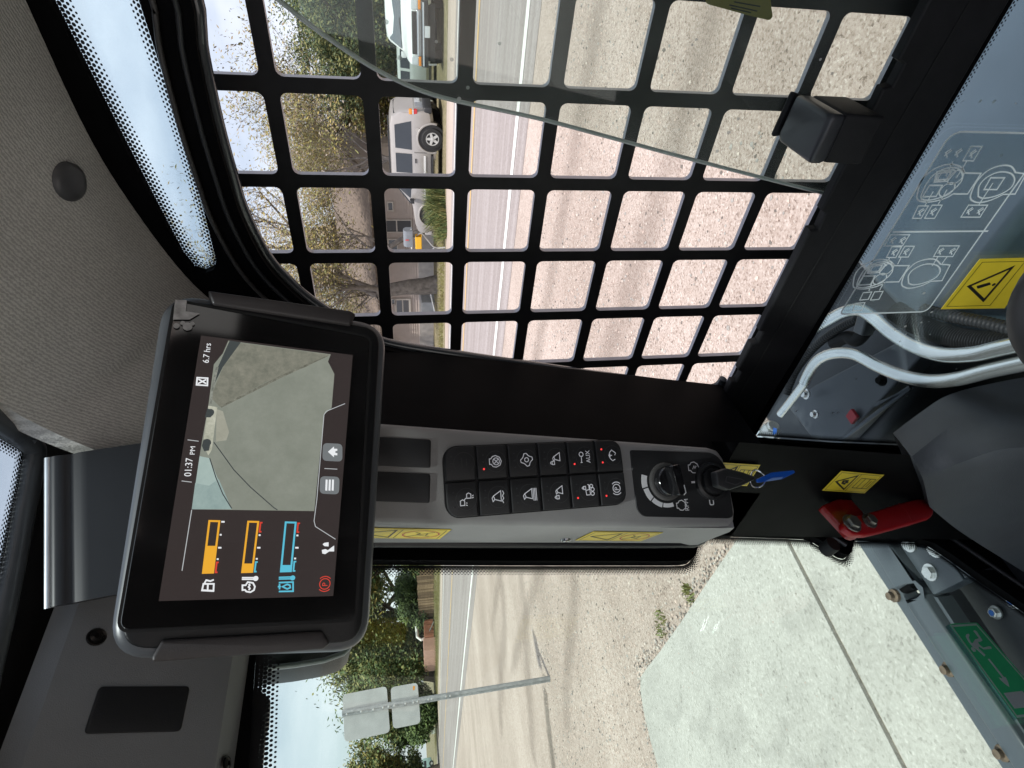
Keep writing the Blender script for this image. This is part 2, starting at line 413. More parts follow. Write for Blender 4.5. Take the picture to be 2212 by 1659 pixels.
DIRT = ground_mat('dirt_shoulder', [(0.38, 0.31, 0.26), (0.48, 0.40, 0.35), (0.55, 0.47, 0.42)], 40, 0.4, 0.5, (1.0, 0.3, 1))

def sheet(name, pts, z, m, kind='structure', thick=0.0, parent=None):
    V = [(x, y, z) for x, y in pts]; F = [tuple(range(len(pts)))]
    if thick:
        n = len(pts); V += [(x, y, z-thick) for x, y in pts]; F += [(i, n+i, n+(i+1) % n, (i+1) % n) for i in range(n)]
    o = obj(name, V, F, m, parent, world=True, origin=(0, 0, 0)); 
    if kind: set_tags(o, kind=kind)
    return o
sheet('ground', [(-260, -260), (260, -260), (260, 420), (-260, 420)], 0.0, GRAVEL)
XR0, XW, XY, XF, XR1 = 7.25, 7.92, 12.4, 16.25, 16.9
sheet('road', [(XR0, -200), (XR1, -200), (XR1, 380), (XR0, 380)], 0.004, ASPH)
sheet('dirt_shoulder', [(XR1, -200), (19.4, -200), (19.6, 8), (18.9, 12), (18.4, 20), (18.9, 40), (19.2, 70), (19.0, 380), (XR1, 380)], 0.006, DIRT)
sheet('grass_yard', [(19.0, -200), (250, -200), (250, 400), (18.7, 400), (18.6, 60), (18.3, 30), (18.0, 20), (18.6, 12), (19.2, 8)], 0.010, GRASSM)
PAINTW = mat('road_paint_white', (0.80, 0.80, 0.78), 0.7, var=0.1, scale=9, col2=(0.62, 0.60, 0.57), detail=8)
PAINTY = mat('road_paint_yellow', (0.66, 0.42, 0.14), 0.7, var=0.1, scale=9, col2=(0.52, 0.35, 0.16), detail=8)
def line_strip(name, X, wd, m, y0=-60, y1=330, label=None):
    random.seed(int(X*10)); L_, R_ = [], []; y = y0
    while y < y1:
        st = 0.35 if -5 < y < 30 else 3.0
        L_.append((X - wd/2 + random.uniform(-.012, .012), y)); R_.append((X + wd/2 + random.uniform(-.012, .012), y)); y += st
    n = len(L_); V = [(x, y, 0.009) for x, y in L_ + R_]; F = [(i, n+i, n+i+1, i+1) for i in range(n-1)]
    o = obj(name, V, F, m, None, world=True, origin=(0, 0, 0)); set_tags(o, kind='structure'); return o
line_strip('road_edge_line', XW, 0.19, PAINTW)
line_strip('road_centre_line', XY, 0.16, PAINTY)
line_strip('road_edge_line_far', XF, 0.16, PAINTW)

# ---- concrete pad with its joint
c46 = [gnd(*p, 0.03) for p in ((1575, 1190), (1530, 1255), (1470, 1345), (1425, 1408), (1398, 1442), (1384, 1462), (1383, 1490), (1392, 1545), (1405, 1600), (1422, 1659))]
edge = [(p.x, p.y) for p in c46]
jy = gnd(1800, 1360, 0.03).y
xr = edge[0][0]
sheet('concrete_pad', [(-9, jy+0.012), (xr-0.005, jy+0.012)] + [(xr, edge[0][1])] + edge[1:] + [(-2, edge[-1][1]+0.35), (-9, edge[-1][1]+0.3)], 0.03, CONC, thick=0.1)
sheet('concrete_pad', [(-9, -9), (xr, -9), (xr, jy-0.010), (-9, jy-0.010)], 0.028, CONC, thick=0.1)
sheet('pad_joint', [(-9, jy-0.02), (xr-0.01, jy-0.02), (xr-0.01, jy+0.02), (-9, jy+0.02)], 0.014, ground_mat('joint_grit', [(0.10, 0.08, 0.06), (0.25, 0.2, 0.15), (0.42, 0.36, 0.3)], 60, 2, 0.6))

# ---- damp dark rut and tyre tracks in the gravel
def soft_stain(m, amax=.5):
    """lets a stain end raggedly: transparent towards the strip's edges (UV y)"""
    N, L = m.node_tree.nodes, m.node_tree.links; out = N['Material Output']; b = N['Principled BSDF']
    uv = N.new('ShaderNodeUVMap'); uv.uv_map = 'UVMap'; se = N.new('ShaderNodeSeparateXYZ'); L.new(uv.outputs[0], se.inputs[0])
    tcn = N.new('ShaderNodeTexCoord'); n = N.new('ShaderNodeTexNoise'); n.inputs['Scale'].default_value = 6; n.inputs['Detail'].default_value = 8; n.inputs['Roughness'].default_value = .8; L.new(tcn.outputs['Object'], n.inputs['Vector'])
    a = N.new('ShaderNodeMath'); a.operation = 'MULTIPLY_ADD'; a.inputs[1].default_value = 1.3; a.inputs[2].default_value = -.65; L.new(n.outputs['Fac'], a.inputs[0])
    ad = N.new('ShaderNodeMath'); ad.operation = 'ADD'; L.new(a.outputs[0], ad.inputs[0]); L.new(se.outputs['Y'], ad.inputs[1])
    mr = N.new('ShaderNodeMapRange'); mr.inputs['From Min'].default_value = .30; mr.inputs['From Max'].default_value = .85; mr.inputs['To Max'].default_value = amax; L.new(ad.outputs[0], mr.inputs[0])
    tr = N.new('ShaderNodeBsdfTransparent'); ms = N.new('ShaderNodeMixShader'); L.new(mr.outputs[0], ms.inputs[0]); L.new(tr.outputs[0], ms.inputs[1]); L.new(b.outputs[0], ms.inputs[2]); L.new(ms.outputs[0], out.inputs[0])
    return m
def rut(name, P, wd, m, z=.005):
    P = smoothline([Vector((p[0], p[1], 0)) for p in P], 8); n = len(P); V, UV = [], []
    for k in (-1, 0, 1):
        for i, p in enumerate(P):
            e = (P[min(i+1, n-1)] - P[max(i-1, 0)]).normalized(); q = p + Vector((-e.y, e.x, 0))*wd*.5*k
            V.append((q.x, q.y, z)); UV.append((i*.1, (1.0 if k == 0 else 0.0)*min(1, i/3, (n-1-i)/3)))
    F = [(r*n+i, (r+1)*n+i, (r+1)*n+i+1, r*n+i+1) for r in range(2) for i in range(n-1)]
    o = obj(name, V, F, m, None, world=True, origin=(0, 0, 0), uvs=UV); set_tags(o, kind='structure')
def G2(*pxs): return [tuple(W(gnd(*p)))[:2] for p in pxs]
RUT = soft_stain(ground_mat('damp_gravel', [(0.10, 0.08, 0.07), (0.22, 0.185, 0.16), (0.29, 0.25, 0.22), (0.40, 0.35, 0.31)], 80, 1.2, .8), .7)
TRK = soft_stain(ground_mat('tyre_track_gravel', [(0.13, 0.10, 0.085), (0.32, 0.26, 0.225), (0.385, 0.315, 0.275), (0.55, 0.48, 0.43)], 80, 1.2, .8), .26)
CST = soft_stain(ground_mat('concrete_stain', [(0.20, 0.195, 0.185), (0.30, 0.295, 0.28), (0.34, 0.335, 0.32), (0.42, 0.41, 0.39)], 90, 1.2, .3), .10)
rut('damp_rut', G2((1176, 1476), (1182, 1540), (1189, 1600), (1196, 1659), (1202, 1740)), .55, RUT)
rut('tyre_track', G2((1120, 1225), (1136, 1330), (1139, 1430), (1146, 1540), (1152, 1659)), 1.1, TRK)
rut('tyre_track', G2((1080, 1230), (1090, 1350), (1082, 1450), (1080, 1600)), 1.3, TRK, .0055)
rut('tyre_track', G2((1245, 1225), (1238, 1330), (1226, 1450), (1222, 1600)), .7, TRK, .006)
rut('tyre_track', [(3.2, .2), (3.3, 3), (3.5, 7), (3.6, 12)], .7, TRK, .0052)
rut('tyre_track', [(5.1, -1), (5.2, 3), (5.3, 8), (5.2, 14)], .8, TRK, .0054)
for k, (x, y) in enumerate(((.95, 4.1), (.80, 3.75), (.66, 3.4), (.52, 3.05), (.40, 2.75), (.9, 3.2), (.1, 3.6), (.25, 2.9), (.85, 2.35), (.1, 3.1))):
    rut('pad_stain', [(x+.03, y+.16), (x-.05, y), (x-.04, y-.15), (x+.05, y-.28)], .13 + .05*(k % 3), CST, .0312 + k*.0003)
# ---- loose gravel stones, near enough to be told apart
def scatter_stones():
    rnd = random.Random(3); V, F = [], []
    def stone(x, y, z, s):
        b = len(V); a = rnd.uniform(0, 6.28)
        q = [(1, 0, 0), (-1, 0, 0), (0, 1, 0), (0, -1, 0), (0, 0, .7), (0, 0, -.5)]
        for p in q:
            px, py = p[0]*math.cos(a)-p[1]*math.sin(a), p[0]*math.sin(a)+p[1]*math.cos(a)
            V.append((x + px*s*rnd.uniform(.7, 1.2), y + py*s*rnd.uniform(.7, 1.2), z + p[2]*s*rnd.uniform(.7, 1.1)))
        for t in ((0, 2, 4), (2, 1, 4), (1, 3, 4), (3, 0, 4), (2, 0, 5), (1, 2, 5), (3, 1, 5), (0, 3, 5)): F.append(tuple(b+i for i in t))
    for _ in range(15000):
        y = rnd.uniform(1.0, 8.5); x = rnd.uniform(0.6, 6.6)
        if x < xr + 0.03 and y < edge[-1][1] + 0.2 and not (x > edge[5][0]-0.02 or y > 4.45 + (1.2-x)*0.5): continue
        stone(x, y, 0.002, rnd.choice((.005, .006, .007, .008, .010, .013)) * rnd.uniform(.8, 1.3))
    for _ in range(900):       # crumbs along the edge of the pad
        k = rnd.randrange(len(edge)-1); t = rnd.random(); x = edge[k][0]*(1-t)+edge[k+1][0]*t; y = edge[k][1]*(1-t)+edge[k+1][1]*t
        stone(x + rnd.gauss(.03, .05), y + rnd.gauss(.02, .05), 0.012, rnd.uniform(.005, .013))
    for _ in range(260):
        stone(rnd.uniform(-1.2, xr), rnd.uniform(2.2, 4.6), 0.031, rnd.uniform(.002, .0055))
    m = [mat('stone_pink', (0.50, 0.40, 0.35), 0.9, var=0.3, scale=30), mat('stone_grey', (0.34, 0.32, 0.30), 0.9, var=0.3, scale=30), mat('stone_pale', (0.53, 0.46, 0.41), 0.9, var=0.15, scale=30), mat('stone_dark', (0.16, 0.14, 0.125), 0.9, var=0.2, scale=30)]
    o = obj('loose_gravel', V, F, m, None, world=True, origin=(0, 0, 0))
    for i, p in enumerate(o.data.polygons): p.material_index = (0, 0, 1, 2, 0, 2, 1, 0, 3)[(i//8*7) % 9]
    set_tags(o, 'loose pinkish gravel lying between concrete pad and road', 'gravel', kind='stuff')
scatter_stones()

# ---- foliage helpers
def leaf_mat(name, c1, c2):
    m = mat(name, c1, 0.6, var=0.2, scale=1.1, col2=c2, spec=0.25)
    b = m.node_tree.nodes['Principled BSDF']; b.inputs['Subsurface Weight'].default_value = 0.0; b.inputs['Transmission Weight'].default_value = 0.0
    return m
BARK = mat('bark', (0.11, 0.085, 0.07), 0.9, var=0.35, scale=6, bump=0.8, bscale=24)
BARKL = mat('bark_grey', (0.17, 0.15, 0.135), 0.9, var=0.35, scale=6, bump=0.8, bscale=24)
def tree(name, label, base, h, spread, seed, lmats, nleaf, lsize, group, lean=0.0, bark=None, trunk_h=0.28, levels=5, droop=0.0, clump=0.55, r0=None, wide=1.0, lowest=.10):
    rnd = random.Random(seed); V, F = [], []; tips = []
    def limb(p, d, ln, r, lev):
        n = 3 if lev > 2 else 4; sides = 6 if lev < 2 else (4 if lev < 4 else 3)
        pts, rr = [p], [r]; q = p.copy(); dd = d.copy()
        for k in range(n):
            dd = (dd + Vector((rnd.gauss(0, .16), rnd.gauss(0, .16), rnd.gauss(0.03 - droop*lev*.04, .10)))).normalized()
            q = q + dd*ln/n; pts.append(q.copy()); rr.append(r*(1-(k+1)/n*0.45))
        v, f = tube(pts, rr, sides, False); b = len(V); V.extend(v); F.extend(tuple(i+b for i in t) for t in f)
        if lev >= 2: tips.extend((pts[k], lev) for k in range(1, len(pts)))
        if lev >= levels: return
        nb = {0: 5, 1: 4, 2: 4, 3: 4, 4: 3}.get(lev, 3)
        for k in range(nb):
            t = 0.45 + 0.55*(k+0.6)/nb if lev else 0.6 + 0.4*(k+1)/nb
            i = min(len(pts)-2, int(t*(len(pts)-1))); pp = pts[i].lerp(pts[i+1], t*(len(pts)-1)-i)
            az = rnd.uniform(0, 2*math.pi); up = rnd.uniform(0.15, 0.85) if lev < 2 else rnd.uniform(-.25, .8)
            side = Vector((math.cos(az)*wide, math.sin(az)*wide, up - droop*.3)).normalized()
            limb(pp, (dd*0.55 + side*0.8).normalized(), ln*rnd.uniform(.55, .80)*(spread if lev == 0 else 1), rr[i+1]*rnd.uniform(.45, .66), lev+1)
    base = Vector(base); r0 = r0 or h*0.028
    limb(base - Vector((0, 0, .1)), Vector((lean, 0, 1)).normalized(), h*trunk_h, r0, 0)
    top = max(p.z for p, _ in tips); k = (h)/max(.1, top-base.z)      # bring the crown to its height
    V = [base + (Vector(v)-base)*k for v in V]; tips = [(base + (p-base)*k, l) for p, l in tips]
    t = thing(name, label, 'tree', base, group, world=True)
    obj('trunk', V, F, bark or BARK, t, smooth=60, world=True)
    LV, LF = [], []
    hi = [p for p, l in tips if l >= 3] or [p for p, _ in tips]
    for _ in range(nleaf):
        p = rnd.choice(hi) + Vector((rnd.gauss(0, clump), rnd.gauss(0, clump), rnd.gauss(0, clump*.8)))*rnd.random()
        if p.z < base.z + h*lowest: continue
        a = Vector((rnd.gauss(0, 1), rnd.gauss(0, 1), rnd.gauss(0, 1))).normalized(); bb = a.orthogonal().normalized(); s = lsize*rnd.uniform(.5, 1.3)
        b = len(LV); LV += [p - a*s, p + bb*s*.45, p + a*s, p - bb*s*.45]; LF.append((b, b+1, b+2, b+3))
    o = obj('crown', LV, LF, lmats, t, world=True)
    mi = [rnd.randrange(len(lmats)) for _ in LF]; o.data.polygons.foreach_set('material_index', mi)
    return t
LG = [leaf_mat('leaf_green', (0.085, 0.125, 0.045), (0.15, 0.20, 0.07)), leaf_mat('leaf_dark', (0.045, 0.075, 0.03), (0.085, 0.12, 0.045)), leaf_mat('leaf_olive', (0.17, 0.175, 0.06), (0.25, 0.235, 0.09))]
LB = [leaf_mat('bud_yellow', (0.26, 0.20, 0.05), (0.36, 0.28, 0.09)), leaf_mat('bud_brown', (0.20, 0.145, 0.075), (0.29, 0.22, 0.12)), leaf_mat('bud_olive', (0.15, 0.14, 0.05), (0.24, 0.20, 0.08)), leaf_mat('bud_grey', (0.24, 0.20, 0.16), (0.33, 0.28, 0.23))]
LE = [leaf_mat('needle', (0.032, 0.055, 0.026), (0.06, 0.09, 0.04)), leaf_mat('needle_light', (0.07, 0.10, 0.04), (0.11, 0.14, 0.06))]
g1 = 'trees across the road beside the parked cars'; g2 = 'trees beyond the bend of the road'
tree('budding_tree', 'thick-trunked budding tree in front of the siding house', gnd(944, 613) + UP, 8.0, 1.0, 11, LB + [LG[2]], 12500, 0.065, g1, bark=BARKL, r0=0.33, levels=5, lowest=.33)
tree('budding_tree', 'slender budding tree between the mailbox and the house', (23.6, 14.6, 0), 7.6, 1.15, 12, LB + [LG[2]], 12500, 0.065, g1, bark=BARKL, r0=0.11, trunk_h=.28, lowest=.33, clump=.6)
tree('budding_tree', 'slender budding tree above the bonnet of the silver car', (24.3, 11.6, 0), 7.2, 1.1, 14, LB + [LG[2], LG[2]], 11500, 0.065, g1, bark=BARKL, r0=0.10, trunk_h=.28, lowest=.33, clump=.6)
tree('budding_tree', 'tall thin-branched budding tree whose top shows in the narrow roof-side window', (36.0, 21.6, 0), 15.2, 0.95, 5, LB, 6500, 0.12, g1, bark=BARKL)
tree('budding_tree', 'bare twiggy tree rising behind the silver car', (30.5, 11.6, 0), 9.8, 1.0, 21, LB + [LG[2]], 5200, 0.09, g1, bark=BARKL, trunk_h=.24, r0=.2)
tree('budding_tree', 'yellow-green budding tree left of the house windows', (24.0, 22.6, 0), 8.0, 1.1, 31, LB + [LG[2]], 9500, 0.065, g1, bark=BARKL, trunk_h=.22, r0=.2)
tree('budding_tree', 'brownish bushy tree filling the gap behind the silver car roof', (36.5, 17.0, 0), 9.2, 1.2, 47, LB, 10000, 0.11, g1, bark=BARKL, trunk_h=.2, clump=.8, r0=.2)
tree('budding_tree', 'brownish bushy tree behind the house roof', (37.0, 26.5, 0), 8.8, 1.3, 53, LB, 11000, 0.12, g1, bark=BARKL, trunk_h=.18, clump=.9)
tree('evergreen_tree', 'dark green tree behind the white car, by the utility pole', (28.0, 7.2, 0), 6.4, 1.0, 8, LE + [LG[2]], 36000, 0.075, g1, droop=.5, trunk_h=.2, clump=.75)
tree('evergreen_tree', 'green tree over the white car roof near the window edge', (32.0, 5.6, 0), 7.4, 1.05, 18, LE + [LG[2]], 36000, 0.08, g1, droop=.4, trunk_h=.2, clump=.8)
tree('leafy_tree', 'olive-green tree standing behind the wooden fence', (27.5, 50.0, 0), 12.0, 1.1, 61, LG + [LB[0], LG[2]], 34000, 0.21, g2, trunk_h=.2, clump=1.2)
tree('leafy_tree', 'tall green tree behind the brown box trailer', (27.5, 62, 0), 13.0, 1.15, 63, LG + [LG[2]], 42000, 0.22, g2, trunk_h=.14, clump=1.4)
tree('leafy_tree', 'dense dark green tree reaching the ground left of the brown trailer', (22.5, 68, 0), 9.5, 1.35, 67, LG, 36000, 0.22, g2, trunk_h=.1, clump=1.3)
tree('leafy_tree', 'low leafy tree seen between the sign and the dark trees', (21.0, 78, 0), 6.5, 1.4, 69, LG[:2], 18000, 0.22, g2, trunk_h=.1, clump=1.0)
tree('leafy_tree', 'tree with several leaning brown trunks left of the road sign', (14.6, 74, 0), 9.6, 1.2, 71, LG + [LB[0], LG[2]], 26000, 0.2, g2, trunk_h=.14, r0=.3, lean=.1, clump=.8)
tree('leafy_tree', 'round olive tree at the far left behind the parked vans', (9.5, 80, 0), 9.0, 1.3, 73, LG + [LB[0], LB[1]], 16000, 0.2, g2, trunk_h=.2, clump=.9)
tree('leafy_tree', 'far green tree closing the gap behind the trailer roof', (34, 74, 0), 12, 1.3, 77, LG, 18000, 0.25, g2, trunk_h=.18, clump=1.1)

def bush(name, label, c, r, h, n, lsize, mats, seed, group, lobes=7):
    """rounded shrub or low-branched tree: leaves scattered through overlapping lobes, short stems inside"""
    rnd = random.Random(seed); LV, LF = [], []; L = []
    for k in range(lobes):
        a = rnd.uniform(0, 6.28); d = r*.6*math.sqrt(rnd.random()); L.append((c[0]+math.cos(a)*d, c[1]+math.sin(a)*d, h*rnd.uniform(.22, .72), r*rnd.uniform(.35, .6), h*rnd.uniform(.22, .30)))
    for _ in range(n):
        x, y, z, rx, rz = rnd.choice(L); v = Vector((rnd.gauss(0, 1), rnd.gauss(0, 1), rnd.gauss(0, 1))).normalized()*rnd.random()**.28*rnd.uniform(.85, 1.12)
        p = Vector((x + v.x*rx, y + v.y*rx, max(.05, z + v.z*rz)))
        a = Vector((rnd.gauss(0, 1), rnd.gauss(0, 1), rnd.gauss(0, 1))).normalized(); bb = a.orthogonal().normalized(); s = lsize*rnd.uniform(.5, 1.4); b = len(LV)
        LV += [p - a*s, p + bb*s*.5, p + a*s, p - bb*s*.5]; LF.append((b, b+1, b+2, b+3))
    t = thing(name, label, 'bush', (c[0], c[1], 0), group, world=True)
    o = obj('foliage', LV, LF, mats, t, world=True); o.data.polygons.foreach_set('material_index', [rnd.randrange(len(mats)) for _ in LF])
    st = [tube([(c[0]+rnd.uniform(-.2, .2), c[1]+rnd.uniform(-.2, .2), -.05), (x, y, z)], [.07, .02], 5) for x, y, z, _, _ in L]
    for s_ in st: obj('stem', *s_, BARK, t, world=True)
gb = 'bushes along the far side of the road'
bush('roadside_bush', 'tall dark bush left of the brown trailer, reaching the ground', (23.2, 63, 0), 4.2, 8.0, 26000, .17, LG, 101, gb, 10)
bush('roadside_bush', 'low dark bush right behind the brown trailer', (27.5, 58, 0), 4.5, 4.2, 16000, .17, LG[:2], 102, gb, 9)
bush('roadside_bush', 'bush peeping over the wooden fence', (28.5, 48, 0), 4.8, 4.4, 16000, .16, LG, 103, gb, 9)
bush('roadside_bush', 'bush behind the sign post at the bend', (19.5, 70, 0), 4.0, 4.6, 15000, .17, LG[:2], 104, gb, 8)
bush('roadside_bush', 'bush under the leaning trunks left of the sign', (13.0, 82, 0), 6.0, 4.0, 15000, .18, LG, 105, gb, 9)
bush('roadside_bush', 'green bush behind the white car', (28.5, 7.6, 0), 2.6, 4.4, 15000, .085, LE + [LG[2]], 106, gb, 8)
bush('roadside_bush', 'wide green bush behind the pale car and silver car', (29.5, 10.8, 0), 2.6, 4.0, 15000, .085, LB + [LG[2], LE[1]], 107, gb, 8)
# ---- grass tufts and low plants
def tuft(name, label, c, r, h, n, mats, seed, cat='plant', group=None, kind=None, blade=.006):
    rnd = random.Random(seed); V, F = [], []
    for _ in range(n):
        a = rnd.uniform(0, 6.28); d = r*math.sqrt(rnd.random()); x, y = c[0]+math.cos(a)*d, c[1]+math.sin(a)*d
        hh = h*rnd.uniform(.4, 1.1); lx, ly = rnd.gauss(0, .45)*hh, rnd.gauss(0, .45)*hh; w = blade*rnd.uniform(.6, 1.4); aa = rnd.uniform(0, 6.28); wx, wy = math.cos(aa)*w, math.sin(aa)*w
        b = len(V); z = c[2] if len(c) > 2 else 0
        V += [(x-wx, y-wy, z), (x+wx, y+wy, z), (x+lx*.4+wx*.7, y+ly*.4+wy*.7, z+hh*.6), (x+lx*.4-wx*.7, y+ly*.4-wy*.7, z+hh*.6), (x+lx, y+ly, z+hh)]
        F += [(b, b+1, b+2, b+3), (b+3, b+2, b+4)]
    o = obj(name, V, F, mats, None, world=True)
    o.data.polygons.foreach_set('material_index', [rnd.randrange(len(mats)) for _ in F]); set_tags(o, label, cat, group, kind); return o
WEED = [leaf_mat('weed_pale', (.16, .20, .07), (.26, .28, .13)), LG[2]]
p = gnd(1495, 1292); tuft('weed_tuft', 'green weeds growing at the edge of the concrete pad, nearer clump', (p.x+.03, p.y), .06, .045, 60, WEED, 1, group='weeds at the pad edge')
p = gnd(1435, 1358); tuft('weed_tuft', 'green weeds growing at the edge of the concrete pad, farther clump', (p.x+.04, p.y), .09, .04, 70, WEED, 2, group='weeds at the pad edge')
p = gnd(958, 430); tuft('roadside_shrub', 'green feathery shrub in front of the silver car', (p.x-.6, p.y-.1), .62, .78, 1400, [LG[2], LG[0], LE[1]], 3, 'shrub', blade=.018)
p = gnd(962, 470); tuft('roadside_shrub', 'lower green shrub beside the mailbox stand', (p.x-.4, p.y), .5, .5, 900, [LG[2], LG[0]], 4, 'shrub', blade=.018)
rg = random.Random(9)
V, F = [], []
for _ in range(9000):
    x = 19.0 + abs(rg.gauss(0, 1.4)); y = rg.uniform(11.5, 45); hh = rg.uniform(.04, .14); b = len(V); lx, ly = rg.gauss(0, .05), rg.gauss(0, .05)
    V += [(x, y-.015, 0), (x, y+.015, 0), (x+lx, y+ly, hh)]; F.append((b, b+1, b+2))
for _ in range(5000):
    x = 19.4 + abs(rg.gauss(0, 2.0)); y = rg.uniform(45, 90); hh = rg.uniform(.06, .3); b = len(V); lx, ly = rg.gauss(0, .06), rg.gauss(0, .06)
    V += [(x, y-.03, 0), (x, y+.03, 0), (x+lx, y+ly, hh)]; F.append((b, b+1, b+2))
o = obj('verge_grass', V, F, [LG[2], LB[2]], None, world=True, origin=(0, 0, 0)); o.data.polygons.foreach_set('material_index', [rg.randrange(2) for _ in F])
set_tags(o, 'rough grass growing along the far side of the road', 'grass', kind='stuff')

# ---- road sign seen from behind
SG = mat('galvanised_steel', (0.42, 0.44, 0.45), 0.45, 0.7, var=0.2, scale=25, rvar=.12)
SA = mat('sign_back_aluminium', (0.50, 0.52, 0.52), 0.55, 0.35, var=0.10, scale=7, rvar=.1, detail=7)
BOLT = mat('zinc_bolt', (0.72, 0.73, 0.72), 0.3, 0.9, var=0.08, scale=90)
sb = gnd(1187, 1468); sY = sb.y
t = thing('road_sign', 'back of a two-panel grey road sign on a steel channel post', 'road sign', sb)
cs = crop(1300, 2499, 700)
SF = Frame((0, sY - 0.03, 0), (1, 0, 0), (0, 0, 1))
up_ = roundpoly(SF.uvs([(155, 745), (703, 640), (745, 1215), (178, 1338)], cs), 0.05)
lo_ = roundpoly(SF.uvs([(752, 655), (1088, 595), (1125, 1103), (783, 1172)], cs), 0.05)
obj('sign_panel', *plate(SF, up_, -.004, 0, chamfer=.001), SA, t)
obj('sign_panel', *plate(SF, lo_, -.004, 0, chamfer=.001), SA, t)
ptop = aty(740, 1543, sY); zt = ptop.z
pw = 0.036
sec = [(-pw, 0), (-pw, -.035), (-pw*.45, -.035), (-pw*.3, -.008), (pw*.3, -.008), (pw*.45, -.035), (pw, -.035), (pw, 0), (pw*.6, 0), (pw*.4, .0), (-pw*.4, 0), (-pw*.6, 0)]
sec = [(-pw, -.004), (-pw, -.012), (-pw*.5, -.012), (-pw*.35, -.045), (pw*.35, -.045), (pw*.5, -.012), (pw, -.012), (pw, -.004), (pw*.45, -.004), (pw*.25, -.036), (-pw*.25, -.036), (-pw*.45, -.004)]
n = len(sec); V = [(sb.x + (ptop.x-sb.x)*k + x, sY - .03 + y, z) for k, z in ((0, -CAMH-.1), (1, zt)) for x, y in sec]
F = [(i, n+i, n+(i+1) % n, (i+1) % n) for i in range(n)] + [tuple(range(n)), tuple(range(n, 2*n))[::-1]]
obj('post', V, F, SG, t)
for cx_, cy_ in ((205, 990), (385, 958), (535, 932), (655, 908), (725, 897), (795, 883), (935, 858), (1035, 845), (1085, 832), (1220, 808), (1262, 800), (1440, 770), (1492, 762)):
    q = aty(*cs(cx_, cy_), sY - .08); fb = Frame((q.x, sY-.078, q.z), (1, 0, 0), (0, 0, 1))
    obj('bolt', *lathe(fb, 0, 0, [(.011, 0), (.011, .008), (.006, .010)], 8), BOLT, t)
q = SF.uvs([(1030, 640), (1055, 640), (1050, 690), (1030, 690)], cs); obj('orange_tag', *plate(SF, q, .0005, .002), mat('orange_tag', (0.75, 0.30, 0.03), .5, var=.05), t)

# ---- wooden fence, brown trailer, far things
WOOD = mat('fence_wood', (0.30, 0.205, 0.125), 0.85, var=0.25, scale=5, col2=(0.42, 0.30, 0.19), detail=6)
WOOD2 = mat('fence_wood_dark', (0.20, 0.135, 0.085), 0.85, var=0.25, scale=5, detail=6)
f0, f1 = W(gnd(938, 1226)), W(gnd(938, 1334)); fz = W(aty(901, 1226, f0.y)).z
t = thing('wooden_fence', 'weathered brown vertical-board fence at the far roadside', 'fence', (f0.x, f0.y, 0), world=True)
nb = 44; rnd = random.Random(5)
fm = []
for k in range(4):
    hh = fz*(1 + rnd.uniform(-.03, .02)); fm.append(hh)
dirv = (f1 - f0); dirv.z = 0; L_ = dirv.length; ang = math.atan2(dirv.y, dirv.x)
protos = []
for k in range(nb):
    c = f0 + dirv*((k+.5)/nb); c.z = 0
    if k < 4:
        o = obj('board', *box((c.x, c.y, fm[k]/2+.05), (L_/nb*.94, .03, fm[k]), ang, 0.004), WOOD if k % 3 else WOOD2, t, world=True); protos.append((o, c))
    else:
        s, c0 = protos[rnd.randrange(4)]; copy_obj(s, t, c - c0 + Vector((rnd.uniform(-.02, .02), 0, rnd.uniform(-.04, .03))))
for zz in (.5, 1.4): obj('rail', *box((f0.x + dirv.x/2 + .06, f0.y + dirv.y/2, zz), (L_, .05, .09), ang), WOOD2, t, world=True)

BRN = mat('trailer_brown', (0.30, 0.125, 0.075), 0.6, var=0.15, scale=3); PNK = mat('trailer_tan', (0.52, 0.31, 0.245), 0.6, var=0.1, scale=3); WHT = mat('white_paint', (0.78, 0.78, 0.76), 0.5, var=0.05, scale=8); DARKM = mat('far_dark', (0.03, 0.03, 0.032), 0.6)
q0 = W(gnd(941, 1336)); q1 = W(gnd(941, 1372)); q2 = W(gnd(941, 1391)); Yb = q1.y; zt = W(aty(917, 1360, Yb)).z
x0, x1 = W(aty(941, 1372, Yb)).x, W(aty(941, 1336, Yb)).x
t = thing('box_trailer', 'reddish-brown box trailer with a paler end panel, far across the road', 'trailer', ((x0+x1)/2, Yb, 0), world=True)
wd = abs(x1-x0); dep = 7.0
obj('box_body', *box(((x0+x1)/2, Yb+dep/2, zt/2+.1), (wd, dep, zt-.1), 0, .03), BRN, t, world=True)
ze = W(aty(914, 1380, Yb)).z
obj('end_panel', *box((x0-.62, Yb+dep*.45, ze/2), (1.2, dep*.8, ze), 0, .03), PNK, t, world=True)
for k in range(4): obj('rib', *box((x0 + wd*(k+.5)/4, Yb-.03, zt/2+.1), (.08, .06, zt-.2), 0), BRN, t, world=True)
obj('ramp_brace', *tube([(x0+wd*.25, Yb-.1, zt*.55), (x0+wd*.75, Yb-.25, .1)], .05, 6), SG, t, world=True)
obj('white_pipe', *tube([Vector((x0+.2, Yb+1, zt)), Vector((x0+.1, Yb+1, zt+.35)), Vector((x0+.4, Yb+1, zt+.7)), Vector((x0+1.6, Yb+1, zt+.75)), Vector((x0+2.0, Yb+1, zt+.6))], .14, 8), WHT, t, world=True)

